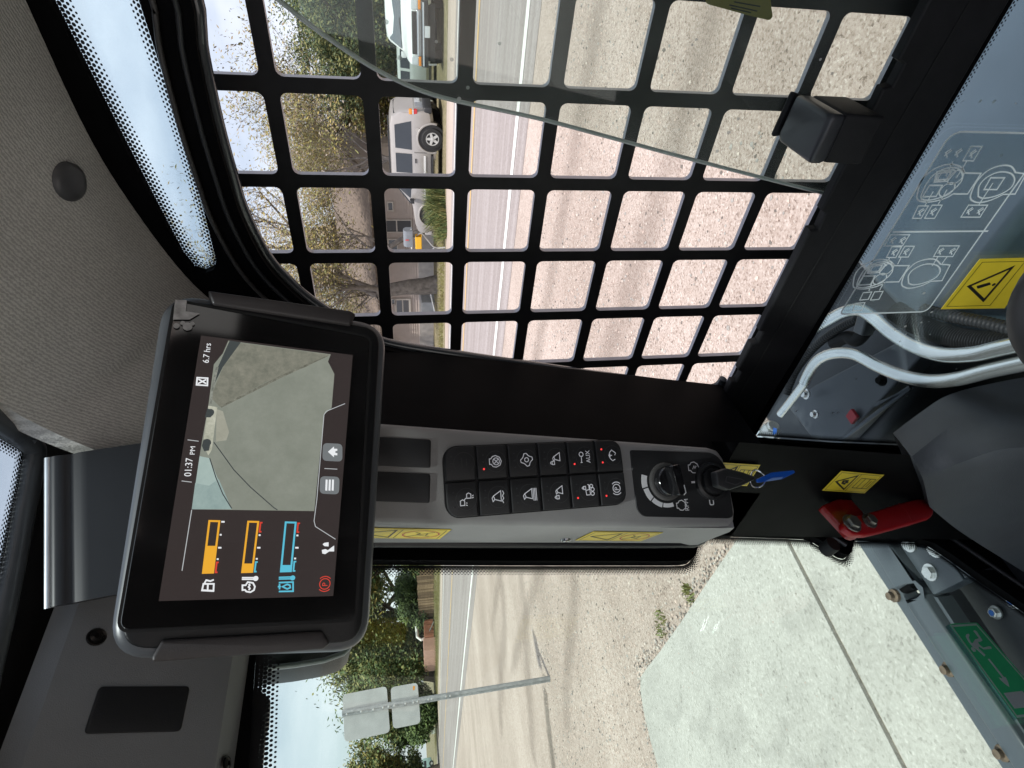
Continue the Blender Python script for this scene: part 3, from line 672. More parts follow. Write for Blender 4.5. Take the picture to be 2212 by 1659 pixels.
q = W(gnd(942, 1561)); t = thing('marker_post', 'white roadside marker post with an orange-red top by the far trees', 'marker post', (q.x, q.y, 0), world=True)
zt = W(aty(909, 1566, q.y)).z; zm = W(aty(922, 1565, q.y)).z
obj('post', *tube([(q.x, q.y, 0), (q.x+.05, q.y, zm)], .14, 8), WHT, t, world=True); obj('reflector', *tube([(q.x+.05, q.y, zm+.002), (q.x+.08, q.y, zt)], .26, 8), mat('marker_red', (0.62, 0.13, 0.06), .6, var=.1), t, world=True)
q = W(gnd(941, 1578)); obj_ = obj('roadside_box', *merge(box((q.x, q.y, .25), (.6, .4, .5), .1, .04), box((q.x, q.y, .52), (.66, .46, .04), .1, .01)), mat('pale_green_box', (0.48, 0.52, 0.46), .6, var=.08, scale=4), None, smooth=40, world=True)
set_tags(obj_, 'pale green utility box beside the marker post', 'utility box')

# ---- utility pole with crossarm and wires
POLE = mat('pole_wood', (0.13, 0.105, 0.085), .9, var=.25, scale=4)
PX = 33.0; a = W(atx(652, 96, PX)); t = thing('utility_pole', 'wooden utility pole with crossarm behind the green trees', 'utility pole', (a.x, a.y, 0), world=True)
obj('pole', *tube([(a.x, a.y, -.1), (a.x, a.y, a.z*.5), (a.x, a.y, a.z)], [.17, .15, .12], 10), POLE, t, smooth=60, world=True)
zc = W(atx(660, 92, PX)).z
obj('crossarm', *box((a.x-.2, a.y, zc), (.12, 2.3, .12), 0, .01), POLE, t, world=True)
zc2 = W(atx(691, 92, PX)).z; obj('crossarm', *box((a.x-.2, a.y, zc2), (.12, 1.7, .12), 0, .01), POLE, t, world=True)
obj('transformer', *tube([(a.x-.35, a.y-.3, zc2-.9), (a.x-.35, a.y-.3, zc2-.2)], .22, 12), mat('transformer_grey', (.3, .31, .32), .5), t, smooth=50, world=True)
for k, dy in enumerate((-1.0, -.4, .4, 1.0)):
    obj('insulator', *tube([(a.x-.2, a.y+dy, zc+.06), (a.x-.2, a.y+dy, zc+.24)], .045, 6), DARKM, t, world=True)
    pts = [(a.x-.2, a.y+dy + s, zc+.24 + (abs(s)-0)**2*.0012 - abs(s)*.045) for s in range(-40, 41, 5)]
    obj('wire', *tube(pts, .012, 4), DARKM, t, world=True)

# ---- house with siding
SID = mat('house_siding', (0.44, 0.365, 0.32), .8, var=.08, scale=3, col2=(.50, .42, .37)); TRIM = mat('house_trim', (.50, .45, .40), .7, var=.06); GLS = mat('dark_window_glass', (.03, .034, .04), .08, var=.1, scale=2, spec=.8); SKIRT = mat('house_skirting', (.40, .37, .345), .8, var=.12, scale=4); ROOF = mat('shingle_roof', (.16, .125, .10), .9, var=.3, scale=9, detail=6); WSH = mat('window_screen_dark', (.055, .055, .058), .5)
HX = 25.6; HF = Frame((HX, 0, -CAMH), (0, -1, 0), (0, 0, 1))   # ez faces the road (-x)
hy0, hy1 = 13.4, 27.5
t = thing('siding_house', 'tan lap-siding house with dark windows across the road', 'house', ((HX+4), (hy0+hy1)/2, 0), world=True)
def HP(pts, c): return [(-atx(*c(*p), HX).y, atx(*c(*p), HX).z + CAMH) for p in pts]
z0s = atx(905, 640, HX).z + CAMH; z1s = 3.0; rows = 18; V, F = [], []
for k in range(rows):
    za, zb = z0s + (z1s-z0s)*k/rows, z0s + (z1s-z0s)*(k+1)/rows; b = len(V)
    for y in (hy0, hy1): V += [(HX-.045, y, za), (HX, y, zb), (HX, y, za)]
    F += [(b, b+3, b+4, b+1), (b, b+2, b+5, b+3)]
V2, F2 = box((HX+4.0+.003, (hy0+hy1)/2, z1s/2), (8.0, hy1-hy0-.01, z1s-.01))
obj('siding_wall', *merge((V, F), (V2, F2)), SID, t, world=True)
obj('skirting', *box((HX-.02, (hy0+hy1)/2, z0s/2), (.10, hy1-hy0, z0s)), SKIRT, t, world=True)
V = [(HX-.5, hy0-.4, z1s-.1), (HX-.5, hy1+.4, z1s-.1), (HX+4, hy1+.4, z1s+2.0), (HX+4, hy0-.4, z1s+2.0), (HX+8.5, hy0-.4, z1s-.1), (HX+8.5, hy1+.4, z1s-.1)]
V += [(x, y, z-.15) for x, y, z in V]
obj('roof', V, [(0, 3, 2, 1), (3, 4, 5, 2), (6, 7, 8, 9), (9, 8, 11, 10), (0, 1, 7, 6), (4, 10, 11, 5), (0, 6, 9, 3), (3, 9, 10, 4), (1, 2, 8, 7), (2, 5, 11, 8)], ROOF, t, world=True)
for yg in (hy0+.02, hy1-.02): obj('gable', [(HX+.1, yg-.01, z1s-.12), (HX+7.9, yg-.01, z1s-.12), (HX+4, yg-.01, z1s+1.78), (HX+.1, yg+.01, z1s-.12), (HX+7.9, yg+.01, z1s-.12), (HX+4, yg+.01, z1s+1.78)], [(0, 1, 2), (5, 4, 3), (0, 3, 4, 1), (1, 4, 5, 2), (2, 5, 3, 0)], SID, t, world=True)
ch = crop(1400, 700, 700)
def hwin(name, pts, m=GLS, fr=.06, mull=None):
    q = HP(pts, ch); us = [p[0] for p in q]; vs = [p[1] for p in q]; u0, u1, v0, v1 = min(us), max(us), min(vs), max(vs)
    f = Frame((HX-.05, 0, -CAMH), (0, -1, 0), (0, 0, 1))
    o = obj(name, *plate(f, [(u0-fr, v0-fr), (u1+fr, v0-fr), (u1+fr, v1+fr), (u0-fr, v1+fr)], 0, .05, [[(u0, v0), (u0, v1), (u1, v1), (u1, v0)]]), TRIM, t)
    obj('pane', *plate(f, [(u0-.01, v0-.01), (u1+.01, v0-.01), (u1+.01, v1+.01), (u0-.01, v1+.01)], .005, .015), m, o)
    for s in (mull or []):
        vv = v0 + (v1-v0)*s; obj('sash_bar', *plate(f, [(u0, vv-.03), (u1, vv-.03), (u1, vv+.03), (u0, vv+.03)], .016, .045), TRIM, o)
    return o
hwin('window', [(300, 520), (685, 520), (685, 660), (300, 660)], WSH, .05, [.45])
hwin('window', [(410, 300), (455, 300), (455, 390), (410, 390)])
hwin('window', [(420, 760), (510, 760), (510, 880), (420, 880)])
hwin('window', [(520, 1510), (660, 1510), (660, 1760), (520, 1760)], GLS, .10, [.5])
hwin('vent', [(455, 1500), (490, 1500), (490, 1560), (455, 1560)], GLS, .03)
q = HP([(815, 1420), (940, 1420), (985, 1659), (815, 1659)], ch); f = Frame((HX-.9, 0, -CAMH), (0, -1, 0), (0, 0, 1))
us = [p[0] for p in q]; vs = [p[1] for p in q]
obj('porch_screen', *box((HX-.5, -(min(us)+max(us))/2, (min(vs)+max(vs))/2), (.8, max(us)-min(us), max(vs)-min(vs)), 0, .02), mat('porch_grey', (.30, .31, .32), .7, var=.1, scale=3), t, world=True)
obj('porch_rail', *tube([W(atx(*ch(925, 1410), HX-1)), W(atx(*ch(985, 1659), HX-1))], .04, 6), WHT, t, world=True)

# ---- mailbox and yellow newspaper tube on a stand
MX = 18.9
def M3(x, y): return W(atx(*ch(x, y), MX))
t = thing('mailbox', 'grey rounded mailbox on a bent pipe stand by the road', 'mailbox', (MX, M3(980, 880).y, 0), world=True)
a, b = M3(600, 800), M3(700, 660)
mc = M3(650, 740); wdm = abs(M3(650, 650).y - M3(650, 845).y); hm = abs(M3(590, 740).z - M3(710, 740).z)
sec = [(-hm*.42, 0), (hm*.42, 0), (hm*.42, hm*.55)] + [(hm*.42*math.cos(x), hm*.55 + hm*.42*math.sin(x)) for x in (.5, 1.0, 1.57, 2.14, 2.64)] + [(-hm*.42, hm*.55)]
MG = mat('mailbox_grey', (.20, .215, .235), .5, .2, var=.1, scale=8)
V = []; 
for yy in (-.5, .5): V += [(MX + x, mc.y + yy*wdm, mc.z - hm/2 + z) for x, z in sec]
n = len(sec); F = [(i, (i+1) % n, n+(i+1) % n, n+i) for i in range(n)] + [tuple(range(n))[::-1], tuple(range(n, 2*n))]
obj('box', V, F, MG, t, smooth=40, world=True)
obj('flag', *box((MX-hm*.42-.01, mc.y+.02, mc.z+.03), (.012, .04, .12)), mat('flag_red', (.55, .05, .05), .5), t, world=True)
PW = mat('stand_pipe', (.62, .62, .60), .5, .3, var=.1)
obj('stand', *tube(smoothline([M3(720, 760), M3(790, 700), M3(830, 700), M3(900, 780), M3(985, 865), Vector((MX, M3(985, 868).y, 0))], 5), .028, 8), PW, t, smooth=60, world=True)
obj('cross_pipe', *tube([M3(690, 640), M3(700, 905)], .03, 8), PW, t, smooth=60, world=True)
obj('brace', *tube([M3(985, 860), M3(940, 915)], .026, 8), PW, t, smooth=60, world=True)
t = thing('newspaper_tube', 'bright yellow newspaper box hanging beside the mailbox', 'newspaper box', (MX-.1, M3(790, 780).y, 0), world=True)
a = M3(745, 860); b = M3(820, 700); YB = mat('yellow_plastic', (.72, .40, .02), .45, var=.05)
cy, cz, sy, szz = (a.y+b.y)/2, (a.z+b.z)/2, abs(a.y-b.y), abs(a.z-b.z); th = .02
ff = Frame((MX-.12, cy, cz), (1, 0, 0), (0, 0, 1))
obj('shell', *plate(Frame((MX-.1, cy, cz), (1, 0, 0), (0, 0, 1)), rrect(-.11, -szz/2, .11, szz/2, .03), -sy/2, sy/2, [rrect(-.09, -szz/2+.02, .09, szz/2-.02, .02)], back=True), YB, t, world=True)
obj('inner', *plate(Frame((MX-.1, cy, cz), (1, 0, 0), (0, 0, 1)), rrect(-.09, -szz/2+.02, .09, szz/2-.02, .02), -sy/2+.05, -sy/2+.06), mat('yellow_inner', (.40, .19, .01), .5), t, world=True)
# ---- cars: body lofted from stations (x forward, y left, z up in the car's own frame)
TYRE = mat('tyre_rubber', (.022, .022, .023), .85, var=.2, scale=20); RIM = mat('alloy_rim', (.58, .58, .57), .4, .15, var=.05); CHROME = mat('chrome_trim', (.7, .7, .71), .2, .95); BLK = mat('black_trim', (.02, .02, .022), .5, var=.2)
LRED = mat('lamp_red', (.45, .02, .02), .15, spec=.7); LORG = mat('lamp_orange', (.75, .26, .03), .15, spec=.7); LCLR = mat('lamp_clear', (.62, .64, .66), .1, .3, spec=.8)
def car(name, label, loc, head, st, paint, hw, belt, rake, glass, wheels, wr, parts=(), group=None, arches=True):
    """st: stations (x, z_bottom, z_top, half-width factor, roof half-width factor or None for hood height)"""
    ch_, sh_ = math.cos(head), math.sin(head); loc = Vector(loc)
    def T(x, y, z): return (loc.x + x*ch_ - y*sh_, loc.y + x*sh_ + y*ch_, loc.z + z)
    t = thing(name, label, 'car', loc, group, world=True)
    V, F = [], []; m = 0
    for x, zb, zt, k, rk in st:
        w = hw*k; zb2 = min(belt, zt - .03) if rk is None else belt
        tw = w*rk if rk is not None else w*.9
        half = [(0, zb), (w*.86, zb), (w*.97, zb+.10), (w, zb+(zb2-zb)*.45), (w*.99, zb2-.10), (w*.965, zb2), (tw + (w*.965-tw)*.12, zt-(zt-zb2)*.12), (tw*.93, zt-.01), (tw*.6, zt+.012), (0, zt+.02)]
        sec = half + [(-y, z) for y, z in half[-2:0:-1]]; m = len(sec)
        V += [T(x, y, z) for y, z in sec]
    for i in range(len(st)-1):
        for j in range(m): F.append((i*m+j, i*m+(j+1) % m, (i+1)*m+(j+1) % m, (i+1)*m+j))
    F += [tuple(range(m)), tuple((len(st)-1)*m + j for j in range(m))[::-1]]
    obj('body', V, F, paint, t, smooth=32, world=True)
    def interp(x, i):
        for a, b in zip(st, st[1:]):
            if min(a[0], b[0]) <= x <= max(a[0], b[0]): s = (x-a[0])/(b[0]-a[0] or 1); return a[i] + ((b[i] or 0)-(a[i] or 0))*s
        return st[0][i]
    def side_y(x, z):
        w = hw*interp(x, 3); zt = interp(x, 2); rk = rake
        if z <= belt: return w
        return w*.965 + (w*rk - w*.965)*min(1, (z-belt)/max(.05, zt-belt))*.88
    def side_panel(nm, poly, mt, proud=.008, sides=(1, -1), par=None):
        for s in sides:
            P = [(x, (side_y(x, z)+proud)*s, z) for x, z in poly]; n = len(P); Q = [(x, y-.012*s, z) for x, y, z in P]
            V = [T(*p) for p in P + Q]; fs = [tuple(range(n)) if s > 0 else tuple(range(n))[::-1]]
            fs = [tuple(reversed(f)) for f in fs] + [(i, (i+1) % n, n+(i+1) % n, n+i) for i in range(n)]
            obj(nm, V, fs, mt, par or t, world=True)
    for poly in glass: side_panel('side_window', poly, GLS)
    for (x, s) in wheels:
        y = (hw-.070)*s
        c = T(x, y, wr); axd = Vector((-sh_*s, ch_*s, 0)); f = Frame(c, (ch_*s, sh_*s, 0), (0, 0, 1))
        if f.ez.dot(axd) < 0: f = Frame(c, (-ch_*s, -sh_*s, 0), (0, 0, 1))
        if arches:
            fa = Frame(T(x, hw*.6*s, wr+.02), f.ex, f.ey)
            obj('wheel_arch', *lathe(fa, 0, 0, [(wr*1.27, 0), (wr*1.27, hw*.4+.004)], 28), BLK, t, smooth=40, world=True)
            lip = [(wr*1.30*math.cos(a*math.pi/20), wr*1.30*math.sin(a*math.pi/20)-.02) for a in range(-2, 23)]
            li2 = [(wr*1.46*math.cos(a*math.pi/20), wr*1.46*math.sin(a*math.pi/20)-.02) for a in range(22, -3, -1)]
            obj('arch_flare', *plate(Frame(T(x, (hw)*s, wr+.02), f.ex, f.ey), lip + li2, -.03, .03, chamfer=.01), paint, t, smooth=40, world=True)
        w_ = obj('wheel', *lathe(f, 0, 0, [(wr*.62, -.10), (wr*.9, -.11), (wr, -.08), (wr, .08), (wr*.93, .115), (wr*.66, .12), (wr*.62, .09)], 28), TYRE, t, smooth=40, world=True)
        obj('rim', *lathe(f, 0, 0, [(wr*.64, .085), (wr*.62, .122), (wr*.55, .105), (wr*.5, .07), (wr*.2, .06)], 24), mat('rim_shadow', (.05, .05, .052), .5), w_, smooth=40, world=True)
        sp = []
        for k in range(5):
            a = k*2*math.pi/5 + .3; d = Vector((math.cos(a), math.sin(a))); n_ = Vector((-d.y, d.x))
            sp.append(plate(f, [tuple(d*wr*.12 + n_*wr*.13), tuple(d*wr*.12 - n_*wr*.13), tuple(d*wr*.57 - n_*wr*.10), tuple(d*wr*.57 + n_*wr*.10)], .06, .112))
        obj('spokes', *merge(*sp, lathe(f, 0, 0, [(wr*.16, .06), (wr*.15, .125), (wr*.05, .13)], 12), plate(f, circ(0, 0, wr*.63, 24)[:-1], .09, .118, [circ(0, 0, wr*.54, 24)[:-1][::-1]])), RIM, w_, world=True)
    for nm, kind, data, mt in parts:
        if kind == 'side': side_panel(nm, data, mt, .012)
        elif kind == 'side1': side_panel(nm, data, mt, .014, (1,))
        elif kind == 'box':
            (x, y, z), s = data; v, f_ = box((0, 0, 0), s, 0, min(s)*.25); obj(nm, [T(x+a, y+b, z+c) for a, b, c in v], f_, mt, t, smooth=40, world=True)
        elif kind == 'quad': obj(nm, [T(*p) for p in data], [tuple(range(len(data)))], mt, t, world=True)
        elif kind == 'slab':
            n = len(data[0]); V = [T(*p) for p in data[0]] + [T(p[0]+data[1][0], p[1]+data[1][1], p[2]+data[1][2]) for p in data[0]]
            obj(nm, V, [tuple(range(n)), tuple(range(n, 2*n))[::-1]] + [(i, n+i, n+(i+1) % n, (i+1) % n) for i in range(n)], mt, t, world=True)
    return t
SILV = mat('silver_paint', (.375, .352, .335), .38, .2, var=.04, scale=5, coat=.4); CREAM = mat('white_car_paint', (.74, .76, .77), .35, 0, var=.04, scale=5, coat=.4); GREENW = mat('pale_car_paint', (.50, .55, .53), .4, .1, var=.05, scale=5, coat=.3)
# silver SUV parked along the road, heading forward (+Y)
r_ = W(atx(945, 243, 20.55)); f_ = W(atx(945, 508, 20.55)); L_ = f_.y - r_.y; hwS = .93
H_ = 1.80; k = L_/4.8
stS = [(-L_/2, .52, .98, .93, None), (-L_/2+.03, .42, 1.02, .97, .80), (-L_/2+.10, .36, 1.45, .99, .80), (-L_/2+.28*k, .33, 1.74, 1, .78), (-L_/2+.6*k, .32, H_, 1, .78), (.05*k, .32, H_+.01, 1, .78), (.32*k, .32, H_-.03, 1, .77), (.50*k, .32, 1.60, 1, .80), (1.10*k, .32, 1.12, 1, .92), (1.22*k, .32, 1.09, 1, None), (1.9*k, .34, 1.02, .98, None), (L_/2-.12, .36, .92, .93, None), (L_/2-.02, .44, .82, .88, None), (L_/2, .50, .74, .84, None)]
xb = 1.02
wxr = W(atx(940, 300, 20.55)).y - (r_.y+L_/2); wxf = W(atx(940, 464, 20.55)).y - (r_.y+L_/2)
e = .07
car('silver_suv', 'silver four-wheel-drive car parked along the far roadside, seen side-on', (20.55+hwS, r_.y+L_/2, 0), math.pi/2, stS, SILV, hwS, xb, .78,
    [[(-L_/2+.34*k, xb+.06), (-L_/2+1.35*k, xb+.06), (-L_/2+1.33*k, H_-.16), (-L_/2+.52*k, H_-.16)], [(-L_/2+1.50*k, xb+.06), (-.18*k, xb+.06), (-.16*k, H_-.16), (-L_/2+1.52*k, H_-.16)], [(-.08*k, xb+.06), (.94*k, xb+.06), (.42*k, H_-.17), (-.06*k, H_-.16)]],
    [(wxr, 1), (wxr, -1), (wxf, 1), (wxf, -1)], .37,
    [('side_moulding', 'side', [(wxr+.62, .60), (wxf-.62, .60), (wxf-.62, .67), (wxr+.62, .67)], mat('pale_trim', (.72, .72, .71), .4)),
     ('running_board', 'box', ((.0, hwS+.0, .36), (wxf-wxr-1.2, .16, .06)), BLK), ('running_board', 'box', ((.0, -hwS, .36), (wxf-wxr-1.2, .16, .06)), BLK),
     ('rear_bumper', 'box', ((-L_/2-.02, 0, .52), (.22, 1.78, .26)), BLK), ('front_bumper', 'box', ((L_/2-.02, 0, .52), (.2, 1.64, .26)), SILV),
     ('tail_lamp', 'box', ((-L_/2+.03, hwS*.90, .93), (.16, .14, .12)), LRED), ('tail_lamp_amber', 'box', ((-L_/2+.03, hwS*.90, 1.09), (.16, .14, .10)), LORG), ('tail_lamp_white', 'box', ((-L_/2+.03, hwS*.90, 1.01), (.155, .138, .05)), LCLR),
     ('tail_lamp', 'box', ((-L_/2+.03, -hwS*.90, .93), (.16, .14, .12)), LRED),
     ('rear_window', 'slab', ([(-L_/2+.105, -.62, 1.20), (-L_/2+.105, .62, 1.20), (-L_/2+.245*k, .56, 1.66), (-L_/2+.245*k, -.56, 1.66)], (-.03, 0, 0)), GLS),
     ('number_plate', 'box', ((-L_/2-.03, 0, .84), (.04, .34, .17)), LCLR), ('plate_recess', 'box', ((-L_/2-.01, .35, .80), (.05, .5, .26)), mat('grey_glass', (.25, .26, .28), .2)),
     ('fuel_flap', 'side1', circ(-L_/2+.62*k, .86, .075, 14)[:-1], mat('silver_flap', (.46, .445, .43), .4)),
     ('door_handle', 'side', [(-L_/2+1.66*k, .93), (-L_/2+1.82*k, .93), (-L_/2+1.82*k, .97), (-L_/2+1.66*k, .97)], BLK), ('door_handle', 'side', [(.0, .93), (.17, .93), (.17, .97), (.0, .97)], BLK),
     ('door_seam', 'side', [(-L_/2+1.425*k, .45), (-L_/2+1.435*k, .45), (-L_/2+1.435*k, 1.0), (-L_/2+1.425*k, 1.0)], BLK), ('door_seam', 'side', [(-.135*k, .42), (-.125*k, .42), (-.125*k, 1.0), (-.135*k, 1.0)], BLK),
     ('wing_mirror', 'box', ((.86*k, hwS+.10, 1.12), (.14, .2, .16)), BLK), ('wing_mirror', 'box', ((.86*k, -hwS-.10, 1.12), (.14, .2, .16)), BLK),
     ('roof_rail', 'box', ((-.6, .62, H_+.06), (2.0*k, .04, .04)), BLK), ('roof_rail', 'box', ((-.6, -.62, H_+.06), (2.0*k, .04, .04)), BLK),
     ('windscreen', 'slab', ([(.40*k, .62, 1.68), (.40*k, -.62, 1.68), (1.08*k, -.80, 1.15), (1.08*k, .80, 1.15)], (.02, 0, .025)), GLS),
     ('head_lamp', 'box', ((L_/2-.10, hwS*.70, .78), (.12, .3, .16)), LCLR), ('head_lamp', 'box', ((L_/2-.10, -hwS*.70, .78), (.12, .3, .16)), LCLR)], 'cars parked across the road')
# white SUV facing the road (-X)
ya, yb = W(atx(900, 146, 20.6)).y, W(atx(900, -8, 20.6)).y; hwW = (ya-yb)/2; Hw = W(atx(834, 60, 21.9)).z; LW = 4.5
xbW = 1.12
stW = [(-LW/2, .5, 1.0, .95, None), (-LW/2+.1, .4, 1.3, .98, .84), (-LW/2+.3, .36, Hw-.04, 1, .82), (-LW/2+1.0, .34, Hw, 1, .82), (.15, .34, Hw, 1, .82), (.40, .34, Hw-.06, 1, .83), (1.02, .34, 1.24, 1, .92), (1.10, .34, 1.21, 1, None), (1.75, .36, 1.14, .99, None), (LW/2-.12, .40, 1.06, .97, None), (LW/2-.02, .44, .98, .95, None), (LW/2, .48, .9, .93, None)]
car('white_suv', 'white four-wheel-drive car parked nose towards the road', (20.6+LW/2, (ya+yb)/2, 0), math.pi, stW, CREAM, hwW, xbW, .83,
    [[(-LW/2+.4, xbW+.06), (-LW/2+1.3, xbW+.06), (-LW/2+1.3, Hw-.12), (-LW/2+.5, Hw-.12)], [(-LW/2+1.45, xbW+.06), (-.1, xbW+.06), (-.1, Hw-.12), (-LW/2+1.45, Hw-.12)], [(.0, xbW+.06), (.85, xbW+.06), (.38, Hw-.14), (.0, Hw-.12)]],
    [(-LW/2+.95, 1), (-LW/2+.95, -1), (LW/2-.85, 1), (LW/2-.85, -1)], .37,
    [('windscreen', 'slab', ([(.44, hwW*.74, Hw-.13), (.44, -hwW*.74, Hw-.13), (.98, -hwW*.85, 1.28), (.98, hwW*.85, 1.28)], (.022, 0, .022)), mat('windscreen_sky', (.10, .12, .14), .05, spec=1.0)),
     ('head_lamp', 'box', ((LW/2-.02, -hwW*.78, .90), (.10, .26, .20)), LCLR), ('head_lamp', 'box', ((LW/2-.02, hwW*.78, .90), (.10, .26, .20)), LCLR),
     ('turn_lamp', 'box', ((LW/2-.01, -hwW*.80, .745), (.10, .28, .08)), LORG), ('turn_lamp', 'box', ((LW/2-.01, hwW*.80, .745), (.10, .28, .08)), LORG),
     ('grille', 'box', ((LW/2-.01, 0, .90), (.08, hwW*1.2, .16)), BLK), ('grille_bar', 'box', ((LW/2+.02, 0, .80), (.06, hwW*1.3, .06)), CHROME),
     ('front_bumper', 'box', ((LW/2+.05, 0, .60), (.22, hwW*1.9, .22)), BLK), ('bumper_strip', 'box', ((LW/2+.155, 0, .64), (.03, hwW*1.8, .05)), CHROME), ('number_plate', 'box', ((LW/2+.17, .1, .52), (.02, .32, .16)), LCLR),
     ('under_guard', 'box', ((LW/2-.1, 0, .40), (.3, hwW*1.6, .24)), BLK),
     ('wing_mirror', 'box', ((.72, hwW+.12, 1.22), (.12, .2, .16)), CREAM), ('wing_mirror', 'box', ((.72, -hwW-.12, 1.22), (.12, .2, .16)), CREAM),
     ('wiper', 'slab', ([(.99, -.4, 1.30), (.97, .05, 1.33), (.99, .05, 1.335), (1.01, -.4, 1.30)], (.0, 0, .012)), BLK)], 'cars parked across the road')
# pale car half hidden between them
p = W(atx(940, 150, 23.6))
stP = [(-2.2, .4, .85, .92, None), (-2.1, .34, .98, .97, None), (-1.5, .3, 1.0, 1, None), (-1.1, .3, 1.35, 1, .8), (-.6, .3, 1.42, 1, .78), (.4, .3, 1.42, 1, .78), (1.0, .3, 1.02, 1, .9), (1.1, .3, .99, 1, None), (1.9, .34, .88, .97, None), (2.15, .4, .75, .9, None), (2.2, .46, .66, .86, None)]
car('pale_car', 'pale greenish car half hidden between the white and silver cars', (23.6+.9, p.y+.2, 0), math.pi/2, stP, GREENW, .86, .95, .78,
    [[(-1.2, 1.0), (-.15, 1.0), (-.15, 1.33), (-.9, 1.33)], [(-.05, 1.0), (.85, 1.0), (.35, 1.33), (-.05, 1.33)]], [(-1.35, 1), (1.35, 1), (-1.35, -1), (1.35, -1)], .31,
    [('wing_mirror', 'box', ((.75, .96, 1.05), (.12, .18, .13)), WHT), ('tail_lamp', 'box', ((-2.15, .72, .78), (.1, .2, .14)), LRED), ('head_lamp', 'box', ((2.1, .62, .66), (.12, .3, .12)), LCLR)], 'cars parked across the road')
# far van under the trees at the left
q = W(gnd(938, 1652)); hh = 1.9
stV = [(-2.4, .4, hh-.5, .95, .9), (-2.3, .35, hh, 1, .9), (1.0, .35, hh, 1, .9), (1.5, .35, 1.35, 1, .92), (1.6, .35, 1.2, 1, None), (2.3, .4, 1.0, .95, None), (2.4, .5, .8, .9, None)]
car('parked_van', 'pale turquoise van parked under the trees at the far left edge', (q.x, q.y+6, 0), math.pi*.93, stV, mat('turquoise_paint', (.30, .42, .41), .4, var=.05), .95, 1.2, .9, [[(-2.0, 1.25), (.9, 1.25), (.8, hh-.25), (-2.0, hh-.25)]], [(-1.5, 1), (1.5, 1), (-1.5, -1), (1.5, -1)], .34)
# ================================================================ CAB
BLACK = mat('black_cab_steel', (.0036, .0036, .0040), .5, var=.2, scale=30, rvar=.06, spec=.03)
BLACKM = mat('black_matt_plastic', (.010, .010, .011), .62, var=.15, scale=60, bump=.15, bscale=900, spec=.25)
RUBB = mat('rubber_seal', (.022, .023, .025), .38, var=.15, scale=40)
GREYP = mat('grey_console_plastic', (.255, .252, .245), .58, rvar=.14, var=.06, scale=22, bump=.25, bscale=1400)
GREYH = mat('grey_header_plastic', (.22, .225, .228), .6, var=.03, scale=30, bump=.25, bscale=1400)
DKP = mat('charcoal_plastic', (.036, .039, .044), .55, var=.08, scale=40, bump=.35, bscale=1100)
DKT = mat('charcoal_trim', (.052, .057, .066), .5, var=.08, scale=40, bump=.4, bscale=1000)
GUARD = mat('black_guard_paint', (.008, .008, .0088), .45, spec=.3, var=.3, scale=60, rvar=.1)
def fabric_mat():
    m = mat('headliner_knit', (.60, .585, .545), .95, var=.1, scale=12, spec=.1)
    N, L = m.node_tree.nodes, m.node_tree.links; b = N['Principled BSDF']; t = N.new('ShaderNodeTexCoord')
    mpn = N.new('ShaderNodeMapping'); mpn.inputs['Rotation'].default_value = (0, 0, math.radians(12)); L.new(t.outputs['Object'], mpn.inputs['Vector'])
    w = N.new('ShaderNodeTexWave'); w.bands_direction = 'X'; w.inputs['Scale'].default_value = 135; w.inputs['Distortion'].default_value = 4.5; w.inputs['Detail'].default_value = 3; w.inputs['Detail Scale'].default_value = 3.5
    L.new(mpn.outputs[0], w.inputs['Vector'])
    n = N.new('ShaderNodeTexNoise'); n.inputs['Scale'].default_value = 420; n.inputs['Detail'].default_value = 2; L.new(t.outputs['Object'], n.inputs['Vector'])
    a = N.new('ShaderNodeMath'); a.operation = 'ADD'; L.new(w.outputs['Fac'], a.inputs[0]); L.new(n.outputs['Fac'], a.inputs[1])
    bp = N.new('ShaderNodeBump'); bp.inputs['Strength'].default_value = .35; bp.inputs['Distance'].default_value = .0006; L.new(a.outputs[0], bp.inputs['Height']); L.new(bp.outputs[0], b.inputs['Normal'])
    cm = N.new('ShaderNodeMix'); cm.data_type = 'RGBA'; cm.blend_type = 'MULTIPLY'; cm.inputs[0].default_value = 1.0
    rr = N.new('ShaderNodeMapRange'); rr.inputs['From Max'].default_value = 2.0; rr.inputs['To Min'].default_value = .55; rr.inputs['To Max'].default_value = 1.22; L.new(a.outputs[0], rr.inputs[0])
    old = b.inputs['Base Color'].links[0].from_socket; L.new(old, cm.inputs[6]); L.new(rr.outputs[0], cm.inputs[7]); L.new(cm.outputs[2], b.inputs['Base Color'])
    return m
FAB = fabric_mat()
FRIT = frit_mat('ceramic_frit_dots')
GWIND = glass_mat('windshield_glass', (.885, .945, .905)); GSIDE = glass_mat('side_glass', (.87, .925, .89), dirt=.10); GLOW = glass_mat('lower_side_glass', (.84, .90, .90), dirt=.02); GROOF = glass_mat('roof_glass', (.80, .85, .87), dirt=.05); GSTRIP = glass_mat('strip_glass', (.81, .88, .895))
GEDGE = mat('polished_glass_edge', (.46, .50, .48), .25, var=.1, scale=60, spec=.8)

cab = thing('loader_cab', 'interior of a compact loader cab with black frame and grey trim', 'vehicle cab', (0, 0.1, -1.15))

